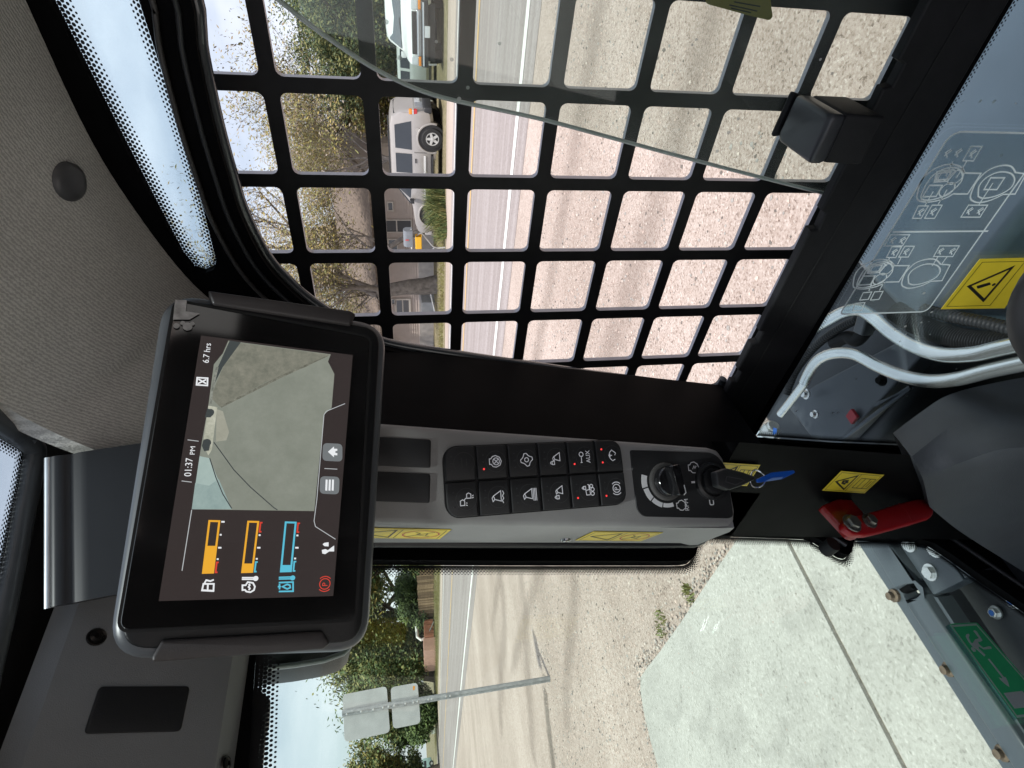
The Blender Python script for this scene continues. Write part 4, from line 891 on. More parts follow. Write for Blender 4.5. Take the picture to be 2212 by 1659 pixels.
# ---- side wall with its openings
SW = SIDE(.50)
strip_px = [(107, 0), (178, 140), (250, 280), (325, 425), (393, 553), (418, 583), (443, 591), (462, 582), (468, 565), (463, 545), (430, 415), (390, 280), (345, 140), (300, 0)]
strip = SW.uvs(strip_px); strip = [(-.45, .227)] + strip + [(-.45, .167)]
open_px = [(420, 30), (423, 70), (430, 130), (463, 277), (493, 383), (520, 467), (570, 565), (625, 627), (680, 672), (760, 722), (840, 757), (1000, 783), (1150, 804), (1300, 825), (1475, 846), (1525, 853), (1556, 848), (1570, 832)]
op = SW.uvs(open_px)
op_s = [tuple(p) for p in smoothline(op, 4)]
zt_, zb_ = op[0][1], -.480
opening = [(-.45, zt_)] + op_s + [(op[-1][0], zb_), (-.45, zb_)]
low_px = [(2190, 0), (1910, 473), (1632, 942), (1640, 951), (1800, 962), (1945, 968), (2030, 905), (2110, 865), (2212, 838), (2380, 800)]
low = SW.uvs(low_px); lower = [(-.45, low[0][1])] + low + [(-.45, low[-1][1]-.03)]
outer = [(-.8, -1.02), (.82, -1.02), (.75, -.5), (.60, .262), (-.8, .262)]
obj('side_wall', *plate(SW, outer, 0, .006, [strip, opening, lower]), BLACK, cab)
seal_line = [Vector((*p, 0)) for p in [(-.45, zt_)] + op_s]
def along(fr, pts, w): return [fr.p(p[0], p[1], w) for p in pts]
ctr = Vector((.25, -.15))
def outset(pts, d):
    out = []
    for i in range(len(pts)):
        a, b = Vector(pts[max(i-1, 0)][:2]), Vector(pts[min(i+1, len(pts)-1)][:2]); e = (b-a).normalized(); n_ = Vector((-e.y, e.x))
        q = Vector(pts[i][:2]) + n_*d; out.append((q.x, q.y))
    return out
sl = [(-.45, zt_)] + op_s
obj('window_seal', *tube(along(SW, sl, .012), .0055, 8), mat('window_seal_rubber', (.05, .055, .06), .14, var=.1, spec=.9), cab, smooth=70)
obj('window_seal_lip', *tube(along(SW, outset(sl, .010), -.001), .0022, 8), RUBB, cab, smooth=70)
obj('window_trim_ring', *tube(along(SW, outset(sl, .024), -.003), .0022, 6), mat('trim_line', (.045, .042, .04), .45), cab, smooth=70)
obj('upper_side_glass', *plate(SW, [(-.47, .155), (.40, .155), (.40, .24), (-.47, .24)], .009, .013), GSTRIP, cab)
frit('upper_glass_frit', SIDE(.5075), outset(strip[:7], .005), .0155, 0, FRIT, cab, -1)
frit('upper_glass_frit', SIDE(.5075), outset(strip[6:], .004), .0135, 0, FRIT, cab, -1)
# sill with its notched edge
SL = SIDE(.488)
sill_px = [(2010, -4), (1940, 130), (1953, 140), (1928, 187), (1908, 192), (1860, 292), (1775, 455), (1783, 462), (1768, 497), (1750, 498), (1723, 553), (1641, 716), (1650, 718), (1638, 740), (1623, 744), (1595, 800), (1603, 806), (1591, 825), (1581, 826), (1543, 905), (1560, 912), (1608, 925), (1622, 930), (1905, 470), (2185, -4)]
sp_ = SL.uvs(sill_px); sillp = [(-.45, sp_[0][1])] + sp_ + [(-.45, sp_[-1][1])]
obj('window_sill', *plate(Frame(SL.o, (0, -1, 0), (0, 0, 1)), [(-a, b) for a, b in sillp], -.010, 0, chamfer=.002), BLACKM, cab)
obj('sill_seam', *plate(Frame((.4872, 0, 0), (0, -1, 0), (0, 0, 1)), [(-a, b) for a, b in [(x-0, z) for x, z in SL.uvs([(2098, 0), (1570, 905), (1567, 903), (2094, 0)])]], -.0005, 0), mat('seam_black', (.004, .004, .004), .8), cab)
# lower side glass
obj('lower_side_glass', *plate(SW, [(-.47, -.49), (.74, -.49), (.74, -.98), (-.47, -.98)], .012, .016), GLOW, cab)
LG_ = SIDE(.509)
frit('lower_glass_frit', LG_, [(-.45, low[0][1])] + low[:3], .014, 0, FRIT, cab, -1)
frit('lower_glass_frit', LG_, low[3:6], .012, 0, FRIT, cab, -1)

# ---- front corner posts
obj('front_post', *prism([(.505, .470), (.375, .452), (.352, .50), (.352, .605), (.50, .60)], -.415, .145, LEAN), BLACK, cab)
obj('lower_post', *prism([(.352, .408), (.352, .60), (.51, .622), (.51, .600)], -1.05, -.345, LEAN), BLACK, cab)

# ---- roof: black frame, skylight, knitted headliner
RF = Frame((0, 0, .300), (1, 0, 0), (0, 1, 0))
sk_px = [(0, 887), (31, 908), (57, 925), (78, 940), (90, 956), (95, 970), (95, 986), (90, 1012), (82, 1061), (72, 1106), (50, 1225), (20, 1365), (0, 1452)]
sk = RF.uvs(sk_px)
d0 = (Vector(sk[0])-Vector(sk[2])).normalized(); d1 = (Vector(sk[-1])-Vector(sk[-3])).normalized()
skl = [tuple(Vector(sk[0]) + d0*.55)] + sk + [tuple(Vector(sk[-1]) + d1*.30), (-.36, -.25)]
obj('roof_frame', *plate(RF, [(-.6, -.85), (.52, -.85), (.52, .585), (-.6, .585)], 0, .006, [skl]), BLACKM, cab)
obj('skylight_pane', *plate(RF, [(-.5, -.75), (.45, -.75), (.45, .56), (-.5, .56)], .010, .016), GROOF, cab)
line = [skl[0]] + sk + [skl[-2]]
def inset(pts, d): return outset(pts, -d)
sgn = 1 if (Vector(outset(line, .01)[5]) - Vector((.0, .0))).length < (Vector(line[5])).length else -1
obj('skylight_seal', *tube(along(RF, [tuple(p)[:2] for p in smoothline(outset(line, sgn*.006), 3)], .004), .0085, 10), mat('skylight_rubber', (.07, .078, .085), .35, var=.1), cab, smooth=70)
o1 = outset(line, sgn*.010)
frit('skylight_frit', Frame((0, 0, .3075), (1, 0, 0), (0, 1, 0)), o1, .013, 0, FRIT, cab, sgn)
hs = [(-.85, .300, .240), (-.3, .300, .240), (0, .300, .239), (.137, .300, .2355), (.231, .300, .231), (.30, .2995, .217), (.357, .2945, .199), (.393, .275, .180), (.425, .248, .160), (.455, .215, .140), (.49, .17, .115), (.54, .12, .09)]
V, F = [], []; NC = 14
ys = [tuple(p) for p in smoothline([Vector(h) for h in hs], 4)]
for y, za, zb in ys:
    for k in range(NC+1):
        s = k/NC; x = .345 + (.497-.345)*s; z = za + (zb-za)*s - .016*math.sin(math.pi*s)**1.4*(1 if y < .38 else .5) - .004*math.sin(9*y+5*s)*math.sin(math.pi*s)
        V.append((x, y, z))
    V.append((.345, y, za + .02)); 
n_ = NC+2
for i in range(len(ys)-1):
    for k in range(NC): F.append((i*n_+k, i*n_+k+1, (i+1)*n_+k+1, (i+1)*n_+k))
    F.append((i*n_, (i+1)*n_, (i+1)*n_+NC+1, i*n_+NC+1))
hl = obj('headliner', V, F, FAB, cab, smooth=50)
# trim clip pressed into the headliner
from mathutils.bvhtree import BVHTree
hit = BVHTree.FromPolygons([Vector(v) for v in V], F).ray_cast(Vector((0, 0, 0)), ray(150, 395)); p = hit[0] or atz(150, 395, .258); fb = Frame(p, (1, 0, 0), (0, .96, .28))
if fb.ez.z > 0: fb = Frame(p, (-1, 0, 0), (0, .96, .28))
fb = Frame(p, (.92, 0, -.38), (0, 1, 0)); fb = Frame(p, (-.92, 0, .38), (0, 1, 0)) if fb.ez.z > 0 else fb
obj('trim_clip', *lathe(fb, 0, 0, [(.0150, -.004), (.0145, .001), (.0105, .0042), (.005, .0056)], 24), mat('clip_plastic', (.075, .075, .078), .4), hl, smooth=70)

# ---- front header panel
hx0, hx1 = -.7, .44
HD = [(.500, .2755), (.5005, .268), (.562, .1665), (.566, .1615), (.594, .1520), (.60, .1520), (.60, .285), (.500, .285)]
V = [(x, y, z) for x in (hx0, hx1) for y, z in HD]; n = len(HD)
F = [(i, (i+1) % n, n+(i+1) % n, n+i) for i in range(n)] + [tuple(range(n))[::-1], tuple(range(n, 2*n))]
hp = obj('header_panel', V, F, GREYH, cab, smooth=25)
HFR = Frame((0, .5005, .268), (1, 0, 0), (0, .0655, -.105)); HFR = Frame((0, .5005, .268), (1, 0, 0), (0, -.0655, .105))
c5 = crop(0, 2016, 1344)
pad = roundpoly(HFR.uvs([(540, 1440), (640, 1135), (1228, 1133), (1168, 1425)], c5), .0035)
obj('blank_plate', *plate(HFR, pad, -.002, .0022, chamfer=.0008), mat('blank_black', (.011, .0115, .013), .55, bump=.1, bscale=900), hp, smooth=30)
def screw(fr, u, v, r, par, nm='screw', m=None):
    return obj(nm, *merge(lathe(fr, u, v, [(r*1.5, .0002), (r*1.35, .0012), (r*1.1, .0008), (r*1.0, .0006), (r*.95, .0022), (r*.45, .003), (r*.38, .0018)], 16)), m or mat('dark_screw', (.03, .028, .026), .3, .7), par, smooth=40)
u, v = HFR.uv(*c5(625, 810)); screw(HFR, u, v, .0048, hp)
HB = Frame((0, .572, .1585), (1, 0, 0), (0, .020, -.008)); HB = Frame((0, .572, .1585), (1, 0, 0), (0, -.020, .008)) if HB.ez.z > 0 else HB
u, v = HB.uv(*c5(1462, 1630)); screw(HB, u, v, .004, hp)

# ---- windshield: black border plate with the traced notch, glass, dots
WF = WIND()
b_px = [(548, 1250), (700, 1212), (815, 1209), (1100, 1211), (1400, 1212), (1472, 1212), (1492, 1209), (1502, 1200), (1507, 1180), (1514, 1160), (1530, 1150), (1560, 1149), (1745, 1156), (1768, 1164), (1800, 1184), (1820, 1196), (1833, 1199), (1841, 1192), (1845, 1166), (1860, 1160), (1985, 1163), (2020, 1174), (2060, 1200), (2110, 1236), (2212, 1306), (2420, 1455)]
bl = WF.uvs(b_px)
top_px = [(528, 1830), (541, 1600), (546, 1500), (552, 1420), (548, 1300)]
tl = WF.uvs(top_px)
poly = tl[:-1] + bl + [(bl[-1][0], -1.15), (.53, -1.15), (.53, .30), (tl[0][0], .30)]
obj('windshield_border', *plate(WF, poly, -.012, 0), mat('windshield_border_black', (.0036, .0036, .004), .45, spec=.04), cab)
obj('windshield_glass', *plate(WF, [(-.75, -1.16), (.535, -1.16), (.535, .29), (-.75, .29)], -.020, -.014), GWIND, cab)
ftr = [tuple(p)[:2] for p in smoothline([Vector(p) for p in bl[1:]], 3)]
frit('windshield_frit', WF, ftr, .0115, -.013, FRIT, cab, -1)
frit('windshield_frit', WF, tl, .022, -.013, FRIT, cab, -1)
obj('windshield_seal', *tube([WF.p(*WF.uv(x, y), .016) for x, y in ((560, 1195), (815, 1187), (1100, 1188), (1400, 1188), (1485, 1187), (1502, 1180), (1512, 1168))], .006, 10), RUBB, cab, smooth=70)
obj('windshield_seal', *tube([WF.p(*WF.uv(x, y), .006) for x, y in ((1600, 1138), (1750, 1140), (1775, 1150), (1822, 1182))], .0035, 8), RUBB, cab, smooth=70)
obj('windshield_seal', *tube([WF.p(*WF.uv(x, y), .006) for x, y in ((1990, 1140), (2040, 1160), (2120, 1215), (2260, 1310))], .0035, 8), RUBB, cab, smooth=70)

# ---- dark lower side trim
a = [atx(1970, 986, .345), atx(2035, 935, .37), atx(2100, 893, .395), atx(2212, 862, .42), atx(2380, 830, .44)]
b = [atx(1994, 1034, .335), atx(2040, 1012, .33), atx(2085, 994, .325), atx(2178, 963, .315), atx(2380, 955, .30)]
c = [atx(2008, 1095, .33), atx(2060, 1138, .32), atx(2110, 1172, .31), atx(2212, 1236, .29), atx(2380, 1345, .26)]
A_, B_, C_ = [smoothline(q, 4) for q in (a, b, c)]
rows_ = []
for i in range(len(A_)):
    bu = B_[i]; m1 = A_[i].lerp(bu, .8); m2 = bu.lerp(C_[i], .14)
    rnd_ = bu*.6 + (m1+m2)*.2
    rows_.append([A_[i] + Vector((.05, .02, -.02)), A_[i], A_[i].lerp(bu, .4), m1, rnd_, m2, bu.lerp(C_[i], .5), C_[i], C_[i] + Vector((.05, .06, -.06))])
V = [p for r in rows_ for p in r]; m_ = 9; F = [(i*m_+k, i*m_+k+1, (i+1)*m_+k+1, (i+1)*m_+k) for i in range(len(rows_)-1) for k in range(m_-1)]
F += [tuple(range(m_))]
obj('lower_trim', V, F, DKT, cab, smooth=38)

# ---- the rest of the cab behind the camera, so that light enters only through its windows
obj('left_door_wall', *plate(SIDE(-.50), [(-.85, -1.08), (.84, -1.08), (.75, -.5), (.60, .30), (-.85, .30)], -.035, 0, [[(-.60, -.58), (-.60, .20), (.46, .20), (.60, -.58)]]), BLACK, cab)
obj('rear_wall', *plate(Frame((0, -.85, 0), (1, 0, 0), (0, 0, 1)), [(-.53, -1.08), (.53, -1.08), (.53, .30), (-.53, .30)], 0, .03, [rrect(-.38, -.20, .38, .20, .05)]), BLACK, cab)
obj('cab_floor', *plate(Frame((0, 0, -1.10), (1, 0, 0), (0, 1, 0)), [(-.55, -.88), (.55, -.88), (.55, .86), (-.55, .86)], -.02, .0), BLACKM, cab)
obj('seat_back', *box((-.05, -.62, -.35), (.46, .12, .70), 0, .05), BLACKM, cab, smooth=50)
obj('seat_cushion', *box((-.05, -.36, -.72), (.48, .50, .12), 0, .05), BLACKM, cab, smooth=50)
# ---- side window guard (outside)
GX = .56; PT = GX/6.731
GF = SIDE(GX)
def gy(i): return (2.492 + 1.0552*i)*PT
def gz(j): return (.2477 - j)*PT
hb = .080*PT
holes = []
for i in range(-1, 7):
    y0 = gy(i)+hb if i >= 0 else gy(-.93); y1 = gy(i+1)-hb
    for j in range(-2, 6):
        zt1 = gz(j)-hb if j > -2 else gz(-1.68); zb1 = gz(j+1)+hb
        holes.append(rrect(y0, zb1, y1, zt1, .0065, 4))
t = thing('window_guard', 'black steel window guard with rows of square openings outside the side window', 'window guard', (GX, .4, gz(5)))
obj('guard_plate', *plate(GF, [(-.35, gz(6.7)), (gy(7)+.05, gz(6.7)), (gy(7)+.05, gz(-1.9)), (-.35, gz(-1.9))], 0, .006, holes), [GUARD, mat('guard_edge_glint', (.30, .30, .33), .35, .2, var=.1, scale=60)], t)  # opening walls coloured pale to paint the sky's glint on the black edges
gp = t.children[0].data
for p_ in gp.polygons:
    if abs(p_.normal.x) < .5: p_.material_index = 1

# ---- sliding pane pushed back over the rear half
PF_ = SIDE(.528)
e_px = [(560, -40), (600, 0), (665, 52), (735, 102), (809, 150), (897, 193), (982, 219), (1124, 249), (1204, 268), (1371, 313), (1475, 341), (1641, 384), (1760, 414)]
ep = PF_.uvs(e_px); eps = [tuple(p)[:2] for p in smoothline(ep, 4)]
cp = PF_.uvs([(1785, 420), (1797, 410), (1800, 398), (1830, 340)])
t = thing('sliding_window_pane', 'tinted sliding pane with a curved front edge covering the rear of the side window', 'window pane', (.528, .1, -.46))
pn = [(-.45, ep[0][1]+.02)] + eps + cp + [(cp[-1][0]-.02, -.46), (-.45, -.46)]
obj('pane', *plate(PF_, pn, 0, .005), GSIDE, t)
ep3 = [PF_.p(u, v, .002) for u, v in eps + cp[:3]]
obj('pane_edge', *tube(ep3, .0019, 8), GEDGE, t, smooth=70)
# latch block: top coloured paler as if sky-lit, over a black body on the sill
c3 = crop(2688, 0, 1344)
def hull(pts, bev, seg=3):
    bm = bmesh.new()
    for p in pts: bm.verts.new(p)
    bmesh.ops.convex_hull(bm, input=bm.verts[:]); bmesh.ops.dissolve_limit(bm, angle_limit=math.radians(4), verts=bm.verts[:], edges=bm.edges[:])
    bmesh.ops.bevel(bm, geom=bm.edges[:], offset=bev, segments=seg, affect='EDGES', profile=.6)
    bm.verts.index_update(); V = [v.co.copy() for v in bm.verts]; F = [tuple(v.index for v in f.verts) for f in bm.faces]; bm.free(); return V, F
XI, XO = .452, .512
tin = [atx(*c3(960, 745), XI), atx(*c3(818, 1065), XI)]; tout = [atx(*c3(735, 610), XO), atx(*c3(600, 905), XO)]
dz = Vector((0, 0, -.016)); dz2 = Vector((0, 0, -.052))
obj('latch_cap', *hull(tin + tout + [p + dz for p in tin + tout], .0045), mat('latch_sky_lit', (.035, .037, .041), .36, var=.05), t, smooth=40)
sh_ = [p + Vector((.003, 0, -.0165)) for p in tin] + [p + Vector((0, 0, -.0165)) for p in tout]
obj('latch_body', *hull(sh_ + [p + dz2 for p in tin + tout], .003), BLACKM, t, smooth=40)
obj('latch_backplate', *hull([tout[0] + Vector((.004, .0, .001)), tout[1] + Vector((.004, .0, .001)), tout[0] + Vector((.010, .0, .001)), tout[1] + Vector((.010, .0, .001)), tout[0] + Vector((.004, .02, -.08)), tout[1] + Vector((.004, -.016, -.08)), tout[0] + Vector((.012, .02, -.08)), tout[1] + Vector((.012, -.016, -.08))], .003), BLACKM, t, smooth=40)
# ================================================================ DISPLAY MONITOR
P_TL, P_TR, P_BL = Vector((.174, .350, .145)), Vector((.317, .276, .130)), Vector((.179, .377, .052))
DC = (P_TR + P_BL)/2
DF = Frame(DC, P_TR - P_TL, P_TL - P_BL)
mon = thing('display_monitor', 'black tablet-like monitor showing camera view, gauges and clock', 'monitor', DC - Vector((0, 0, .08)))
DBL = mat('monitor_black', (.0085, .0088, .0098), .45, spec=.3, var=.06, scale=50, bump=.12, bscale=1200)
DED = mat('monitor_edge', (.075, .08, .088), .36, var=.04)
oq = roundpoly(DF.uvs([(224, 1430), (353, 622), (841, 694), (800, 1410)]), .022, 8)
obj('housing', *plate(DF, oq, -.030, -.003, chamfer=.0065), DED, mon, smooth=50)
oq2 = offset(oq if area2(oq) > 0 else oq[::-1], .0060)
gq = roundpoly(DF.uvs([(253, 1365), (377, 648), (801, 728), (769, 1340)]), .007, 6)
obj('bezel', *plate(DF, oq2, -.0035, 0, chamfer=.0015), DBL, mon, smooth=50)
lip = strokes(DF, [gq + [gq[0]]], .0016, .0003); obj('bezel_groove', *lip, mat('groove_black', (.003, .003, .003), .7), mon)
scr = obj('screen', *plate(DF, offset(gq if area2(gq) > 0 else gq[::-1], .0012), -.0005, .0005), mat('screen_glass', (.010, .0095, .0095), .06, var=.5, scale=16, spec=.8, rvar=.05), mon)
c1, c2 = crop(400, 1100, 1200), crop(400, 1900, 1200)
def dpx(c, pts): return [DF.uv(*c(*p)) for p in pts]
for pts, cc in (([(772, 92), (1800, 235), (1842, 262), (1803, 342), (808, 190)], c1), ([(368, 1262), (440, 1142), (1600, 1078), (1655, 1165), (1602, 1208), (372, 1300)], c2)):
    obj('side_grip', *plate(DF, roundpoly(dpx(cc, pts), .0012, 2), -.012, .0032, chamfer=.0016), mat('grip_plastic', (.035, .030, .0295), .5, var=.06, bump=.12, bscale=1200), mon, smooth=40)
obj('mount_arm', *merge(box(DF.p(0, .01, -.055), (.09, .07, .06), -.45, .006)), BLACKM, mon)
# lit area and its contents
SCRM = mat('backlight_and_glare', (.02, .016, .016), .05, emit=(.030, .024, .023), estr=.65, spec=.7, var=.1, scale=14)  # backlight, with the cover glass's brown glare put into its glow
lcd = dpx(c1, [(722, 410), (1822, 552)]); lcd = [DF.uv(*c2(415, 860)), DF.uv(*c1(722, 410)), DF.uv(*c1(1822, 552)), DF.uv(*c2(1680, 823))]
obj('lit_area', *plate(DF, lcd, .0006, .0008), SCRM, scr)
WUI = glow('ui_white', (.80, .82, .84), .58); AMB = glow('ui_amber', (.86, .42, .03), .55); CYN = glow('ui_cyan', (.10, .50, .66), .58); RDU = glow('ui_red', (.62, .05, .03), .6); GRYU = glow('ui_grey', (.12, .13, .135), .8)
# rear camera picture, as flat shapes
def ui(nm, c, pts, m, w=.0010): return obj(nm, *plate(DF, dpx(c, pts), w-.0001, w), m, scr)
mixed = lambda *a: [DF.uv(*cc(x, y)) for cc, x, y in a]
def ui2(nm, pts, m, w): return obj(nm, *plate(DF, mixed(*pts), w-.0001, w), m, scr)
def feed_mat(name, a, b, sc_, s=.7):
    m = mat(name, (.012, .012, .012), .08, emit=a, estr=s, spec=.7); N, L = m.node_tree.nodes, m.node_tree.links; bs = N['Principled BSDF']
    tcn = N.new('ShaderNodeTexCoord'); n = N.new('ShaderNodeTexNoise'); n.inputs['Scale'].default_value = sc_; n.inputs['Detail'].default_value = 8; n.inputs['Roughness'].default_value = .75; L.new(tcn.outputs['Object'], n.inputs['Vector'])
    r = N.new('ShaderNodeValToRGB'); r.color_ramp.elements[0].position = .32; r.color_ramp.elements[0].color = (*a, 1); r.color_ramp.elements[1].position = .68; r.color_ramp.elements[1].color = (*b, 1)
    L.new(n.outputs['Fac'], r.inputs[0]); L.new(r.outputs[0], bs.inputs['Emission Color']); return m
CAMG = feed_mat('camera_concrete', (.19, .205, .17), (.245, .26, .22), 45, .62)
ui2('camera_view', [(c2, 655, 195), (c1, 712, 1285), (c1, 730, 1170), (c1, 775, 920), (c1, 815, 620), (c1, 880, 540), (c1, 920, 448), (c1, 1662, 547), (c1, 1642, 600), (c1, 1688, 690), (c1, 1668, 935), (c1, 1612, 985), (c2, 1542, 208)], CAMG, .0010)
ui2('camera_gravel', [(c1, 960, 460), (c1, 1652, 550), (c1, 1480, 640), (c1, 1200, 745), (c1, 1000, 850), (c1, 860, 930), (c1, 790, 860), (c1, 890, 620)], feed_mat('camera_gravel', (.12, .125, .10), (.21, .205, .165), 160), .0012)
ui2('camera_wall', [(c1, 930, 448), (c1, 1010, 462), (c1, 880, 640), (c1, 800, 800), (c1, 845, 640)], mat('camera_dark', (.01, .01, .01), .1, emit=(.06, .07, .07), estr=.5, spec=.6), .0013)
ui2('camera_sky', [(c2, 655, 195), (c1, 712, 1285), (c1, 785, 1300), (c1, 840, 1440), (c2, 945, 195)], feed_mat('camera_sky', (.26, .34, .32), (.34, .42, .39), 40), .0012)
ui2('camera_horizon', [(c1, 735, 1200), (c1, 775, 920), (c1, 840, 930), (c1, 800, 1240), (c1, 775, 1280)], feed_mat('camera_pale', (.26, .27, .21), (.46, .46, .38), 220), .0012)
for x, y, r in ((790, 968, .0022), (765, 1188, .0024)):
    u, v = DF.uv(*c1(x, y)); obj('camera_wheel', *plate(DF, circ(u, v, r, 14)[:-1], .0013, .0014), mat('camera_dark', (0, 0, 0)), scr)
obj('camera_joint', *strokes(DF, [mixed((c1, 815, 1185), (c1, 870, 1260), (c1, 960, 1385), (c1, 1080, 1510), (c1, 1250, 1659), (c2, 1275, 200)), mixed((c1, 785, 1300), (c1, 830, 1440), (c1, 880, 1560), (c2, 945, 190))], .0006, .0014), mat('camera_dark', (0, 0, 0)), scr)
# more of the camera picture: dark far hedge, parked car shapes, ribbed wall and light patches
ui2('camera_hedge', [(c1, 800, 780), (c1, 830, 640), (c1, 850, 640), (c1, 812, 800), (c1, 800, 910), (c1, 785, 905)], feed_mat('camera_hedge', (.05, .055, .045), (.30, .31, .27), 400), .0014)
ui2('camera_car', [(c1, 750, 1005), (c1, 768, 940), (c1, 800, 950), (c1, 812, 985), (c1, 790, 1005)], mat('camera_dark', (0, 0, 0)), .0014)
ui2('camera_car', [(c1, 728, 1210), (c1, 742, 1165), (c1, 775, 1165), (c1, 790, 1195), (c1, 780, 1245), (c1, 745, 1250)], mat('camera_dark', (0, 0, 0)), .0014)
ui2('camera_building', [(c2, 655, 195), (c1, 680, 1480), (c1, 780, 1500), (c1, 850, 1450), (c2, 945, 195)], feed_mat('camera_ribbed', (.20, .27, .26), (.27, .35, .33), 120), .0013)
ui2('camera_patch', [(c1, 830, 1180), (c1, 905, 1170), (c1, 925, 1110), (c1, 880, 960), (c1, 835, 945)], feed_mat('camera_patch', (.25, .25, .20), (.31, .31, .255), 90), .0012)
ui2('camera_gravel_edge', [(c1, 1640, 555), (c1, 1655, 556), (c1, 1300, 720), (c1, 1080, 830), (c1, 870, 935), (c1, 862, 925), (c1, 1070, 815), (c1, 1290, 705)], feed_mat('camera_edge', (.06, .06, .045), (.22, .22, .18), 300), .0014)
LN = []
LN.append(mixed((c1, 1765, 905), (c1, 1630, 960), (c1, 1612, 985), (c1, 1560, 1600), (c2, 1540, 280), (c2, 1550, 320), (c2, 1695, 412)))
LN.append(mixed((c2, 585, 640), (c2, 655, 200)))
LN.append(mixed((c1, 582, 1465), (c1, 655, 1474)))
LN.append(mixed((c1, 625, 1168), (c1, 705, 1178)))
LN.append(mixed((c1, 1615, 1375), (c1, 1708, 1380)))
obj('ui_lines', *strokes(DF, LN, .00045, .0015), glow('ui_line', (.45, .47, .48), .6), scr)
def dtext(nm, s, c, x0, y0, x1, y1, hpx, m=WUI, bold=.0):
    a = Vector(DF.uv(*c(x0, y0))); b = Vector(DF.uv(*c(x1, y1))); h = (Vector(DF.uv(*c(x0-hpx, y0))) - a).length
    rot = math.atan2(b.y-a.y, b.x-a.x)
    obj(nm, *text_on(DF, s, a.x, a.y, h/.70, .0016, (b-a).length, rot=rot, bold=bold), m, scr)
dtext('clock_text', '01:37', c1, 651, 1432, 664, 1300, 52)
dtext('clock_suffix', 'PM', c1, 676, 1274, 681, 1216, 36)
dtext('hours_text', '6.7 hrs', c1, 778, 612, 795, 472, 46)
for pts in ([(1605, 1190), (1745, 1197), (1745, 1325), (1600, 1318)], [(1585, 1430), (1725, 1435), (1720, 1563), (1580, 1556)]):
    obj('ui_button', *plate(DF, roundpoly(dpx(c1, pts), .003, 4), .0013, .0015), GRYU, scr)
ui('home_icon', c1, [(1640, 1254), (1684, 1216), (1684, 1232), (1708, 1233), (1708, 1247), (1694, 1249), (1694, 1263), (1708, 1264), (1708, 1280), (1684, 1278), (1684, 1294)], WUI, .0017)
for x in (1624, 1647, 1670): ui('menu_bar', c1, [(x, 1455), (x+14, 1456), (x+11, 1536), (x-3, 1534)], WUI, .0017)
hg = dpx(c1, [(695, 718), (770, 722), (768, 775), (690, 770)]); hg2 = dpx(c1, [(703, 728), (760, 762), (745, 745), (760, 732), (700, 762), (718, 745)])
obj('hourglass_icon', *strokes(DF, [hg + [hg[0]], hg2[:2], hg2[3:5]], .0009, .0016), WUI, scr)
def gauge(col, x0, y0, x1, y1, frac, tick, tr):
    """bar outline in c2 pixels: bottom-left corner (x0,y0) .. top (x1,y1); fills from the bottom"""
    w_ = 72; dx = x1-x0
    q = [(x0, y0), (x0+w_, y0-2), (x1+w_, y1+2), (x1, y1)]
    d = dpx(c2, q); obj('gauge_frame', *strokes(DF, [d + [d[0]]], .0011, .0016), col, scr)
    f = frac; q2 = [(x0, y0), (x0+w_, y0-2), (x0+w_+dx*f, y0+(y1-y0)*f), (x0+dx*f, y0+(y1-y0)*f)]
    ui('gauge_fill', c2, q2, col, .00155)
    for k, s in enumerate((0, .25, .5, .72)):
        yy = y1 + (y0-y1)*s; xx = x1 + (x0-x1)*s + w_ + 14
        if k in tick: ui('gauge_tick', c2, [(xx, yy), (xx+(24 if k in (0, 2) else 14), yy), (xx+(24 if k in (0, 2) else 14), yy+12), (xx, yy+12)], WUI, .0016)
    for m, s0, s1 in tr:
        ya, yb = y1+(y0-y1)*s0, y1+(y0-y1)*s1; xa, xb = x1+(x0-x1)*s0+w_+10, x1+(x0-x1)*s1+w_+10
        d = dpx(c2, [(xa+22, ya), (xa+8, ya), (xb+8, yb), (xb+22, yb)]); obj('gauge_range', *strokes(DF, [d], .0009, .0016), m, scr)
gauge(AMB, 737, 655, 783, 280, .52, (0, 1, 2, 3), [(RDU, .80, .99)])
gauge(AMB, 1020, 650, 1064, 285, .17, (1, 2, 3), [(RDU, .02, .20), (CYN, .80, .99)])
gauge(CYN, 1300, 645, 1335, 290, .13, (1, 2, 3), [(RDU, .02, .20), (CYN, .80, .99)])
def ustroke(nm, c, lines, m, wd=.0009): obj(nm, *strokes(DF, [dpx(c, l) for l in lines], wd, .0016), m, scr)
ustroke('fuel_icon', c2, [[(730, 780), (740, 735), (815, 735), (812, 785), (730, 780)], [(772, 735), (770, 782)], [(745, 735), (760, 708), (790, 715), (815, 705)], [(725, 782), (818, 787)]], WUI)
ustroke('coolant_icon', c2, [[(1022, 745), (1022, 780), (1040, 778), (1050, 790), (1080, 795), (1105, 780), (1112, 755), (1098, 728), (1060, 722), (1045, 745), (1022, 745)], [(1068, 735), (1075, 745), (1066, 757), (1076, 768), (1068, 780)]], WUI)
ustroke('coolant_thermometer', c2, [[(1018, 690), (1105, 690)], [(1018, 702), (1105, 702)]], WUI, .0008)
u, v = DF.uv(*c2(1118, 696)); obj('coolant_bulb', *plate(DF, circ(u, v, .0015, 14)[:-1], .0015, .0016), WUI, scr)
ustroke('oil_icon', c2, [[(1285, 790), (1388, 788), (1388, 722), (1285, 726)], [(1278, 755), (1300, 755)], [(1290, 735), (1290, 775)], [(1312, 755), (1345, 738), (1365, 745), (1368, 762), (1345, 772), (1312, 755)]], CYN)
ustroke('oil_thermometer', c2, [[(1285, 688), (1375, 685)], [(1285, 700), (1375, 698)]], CYN, .0008)
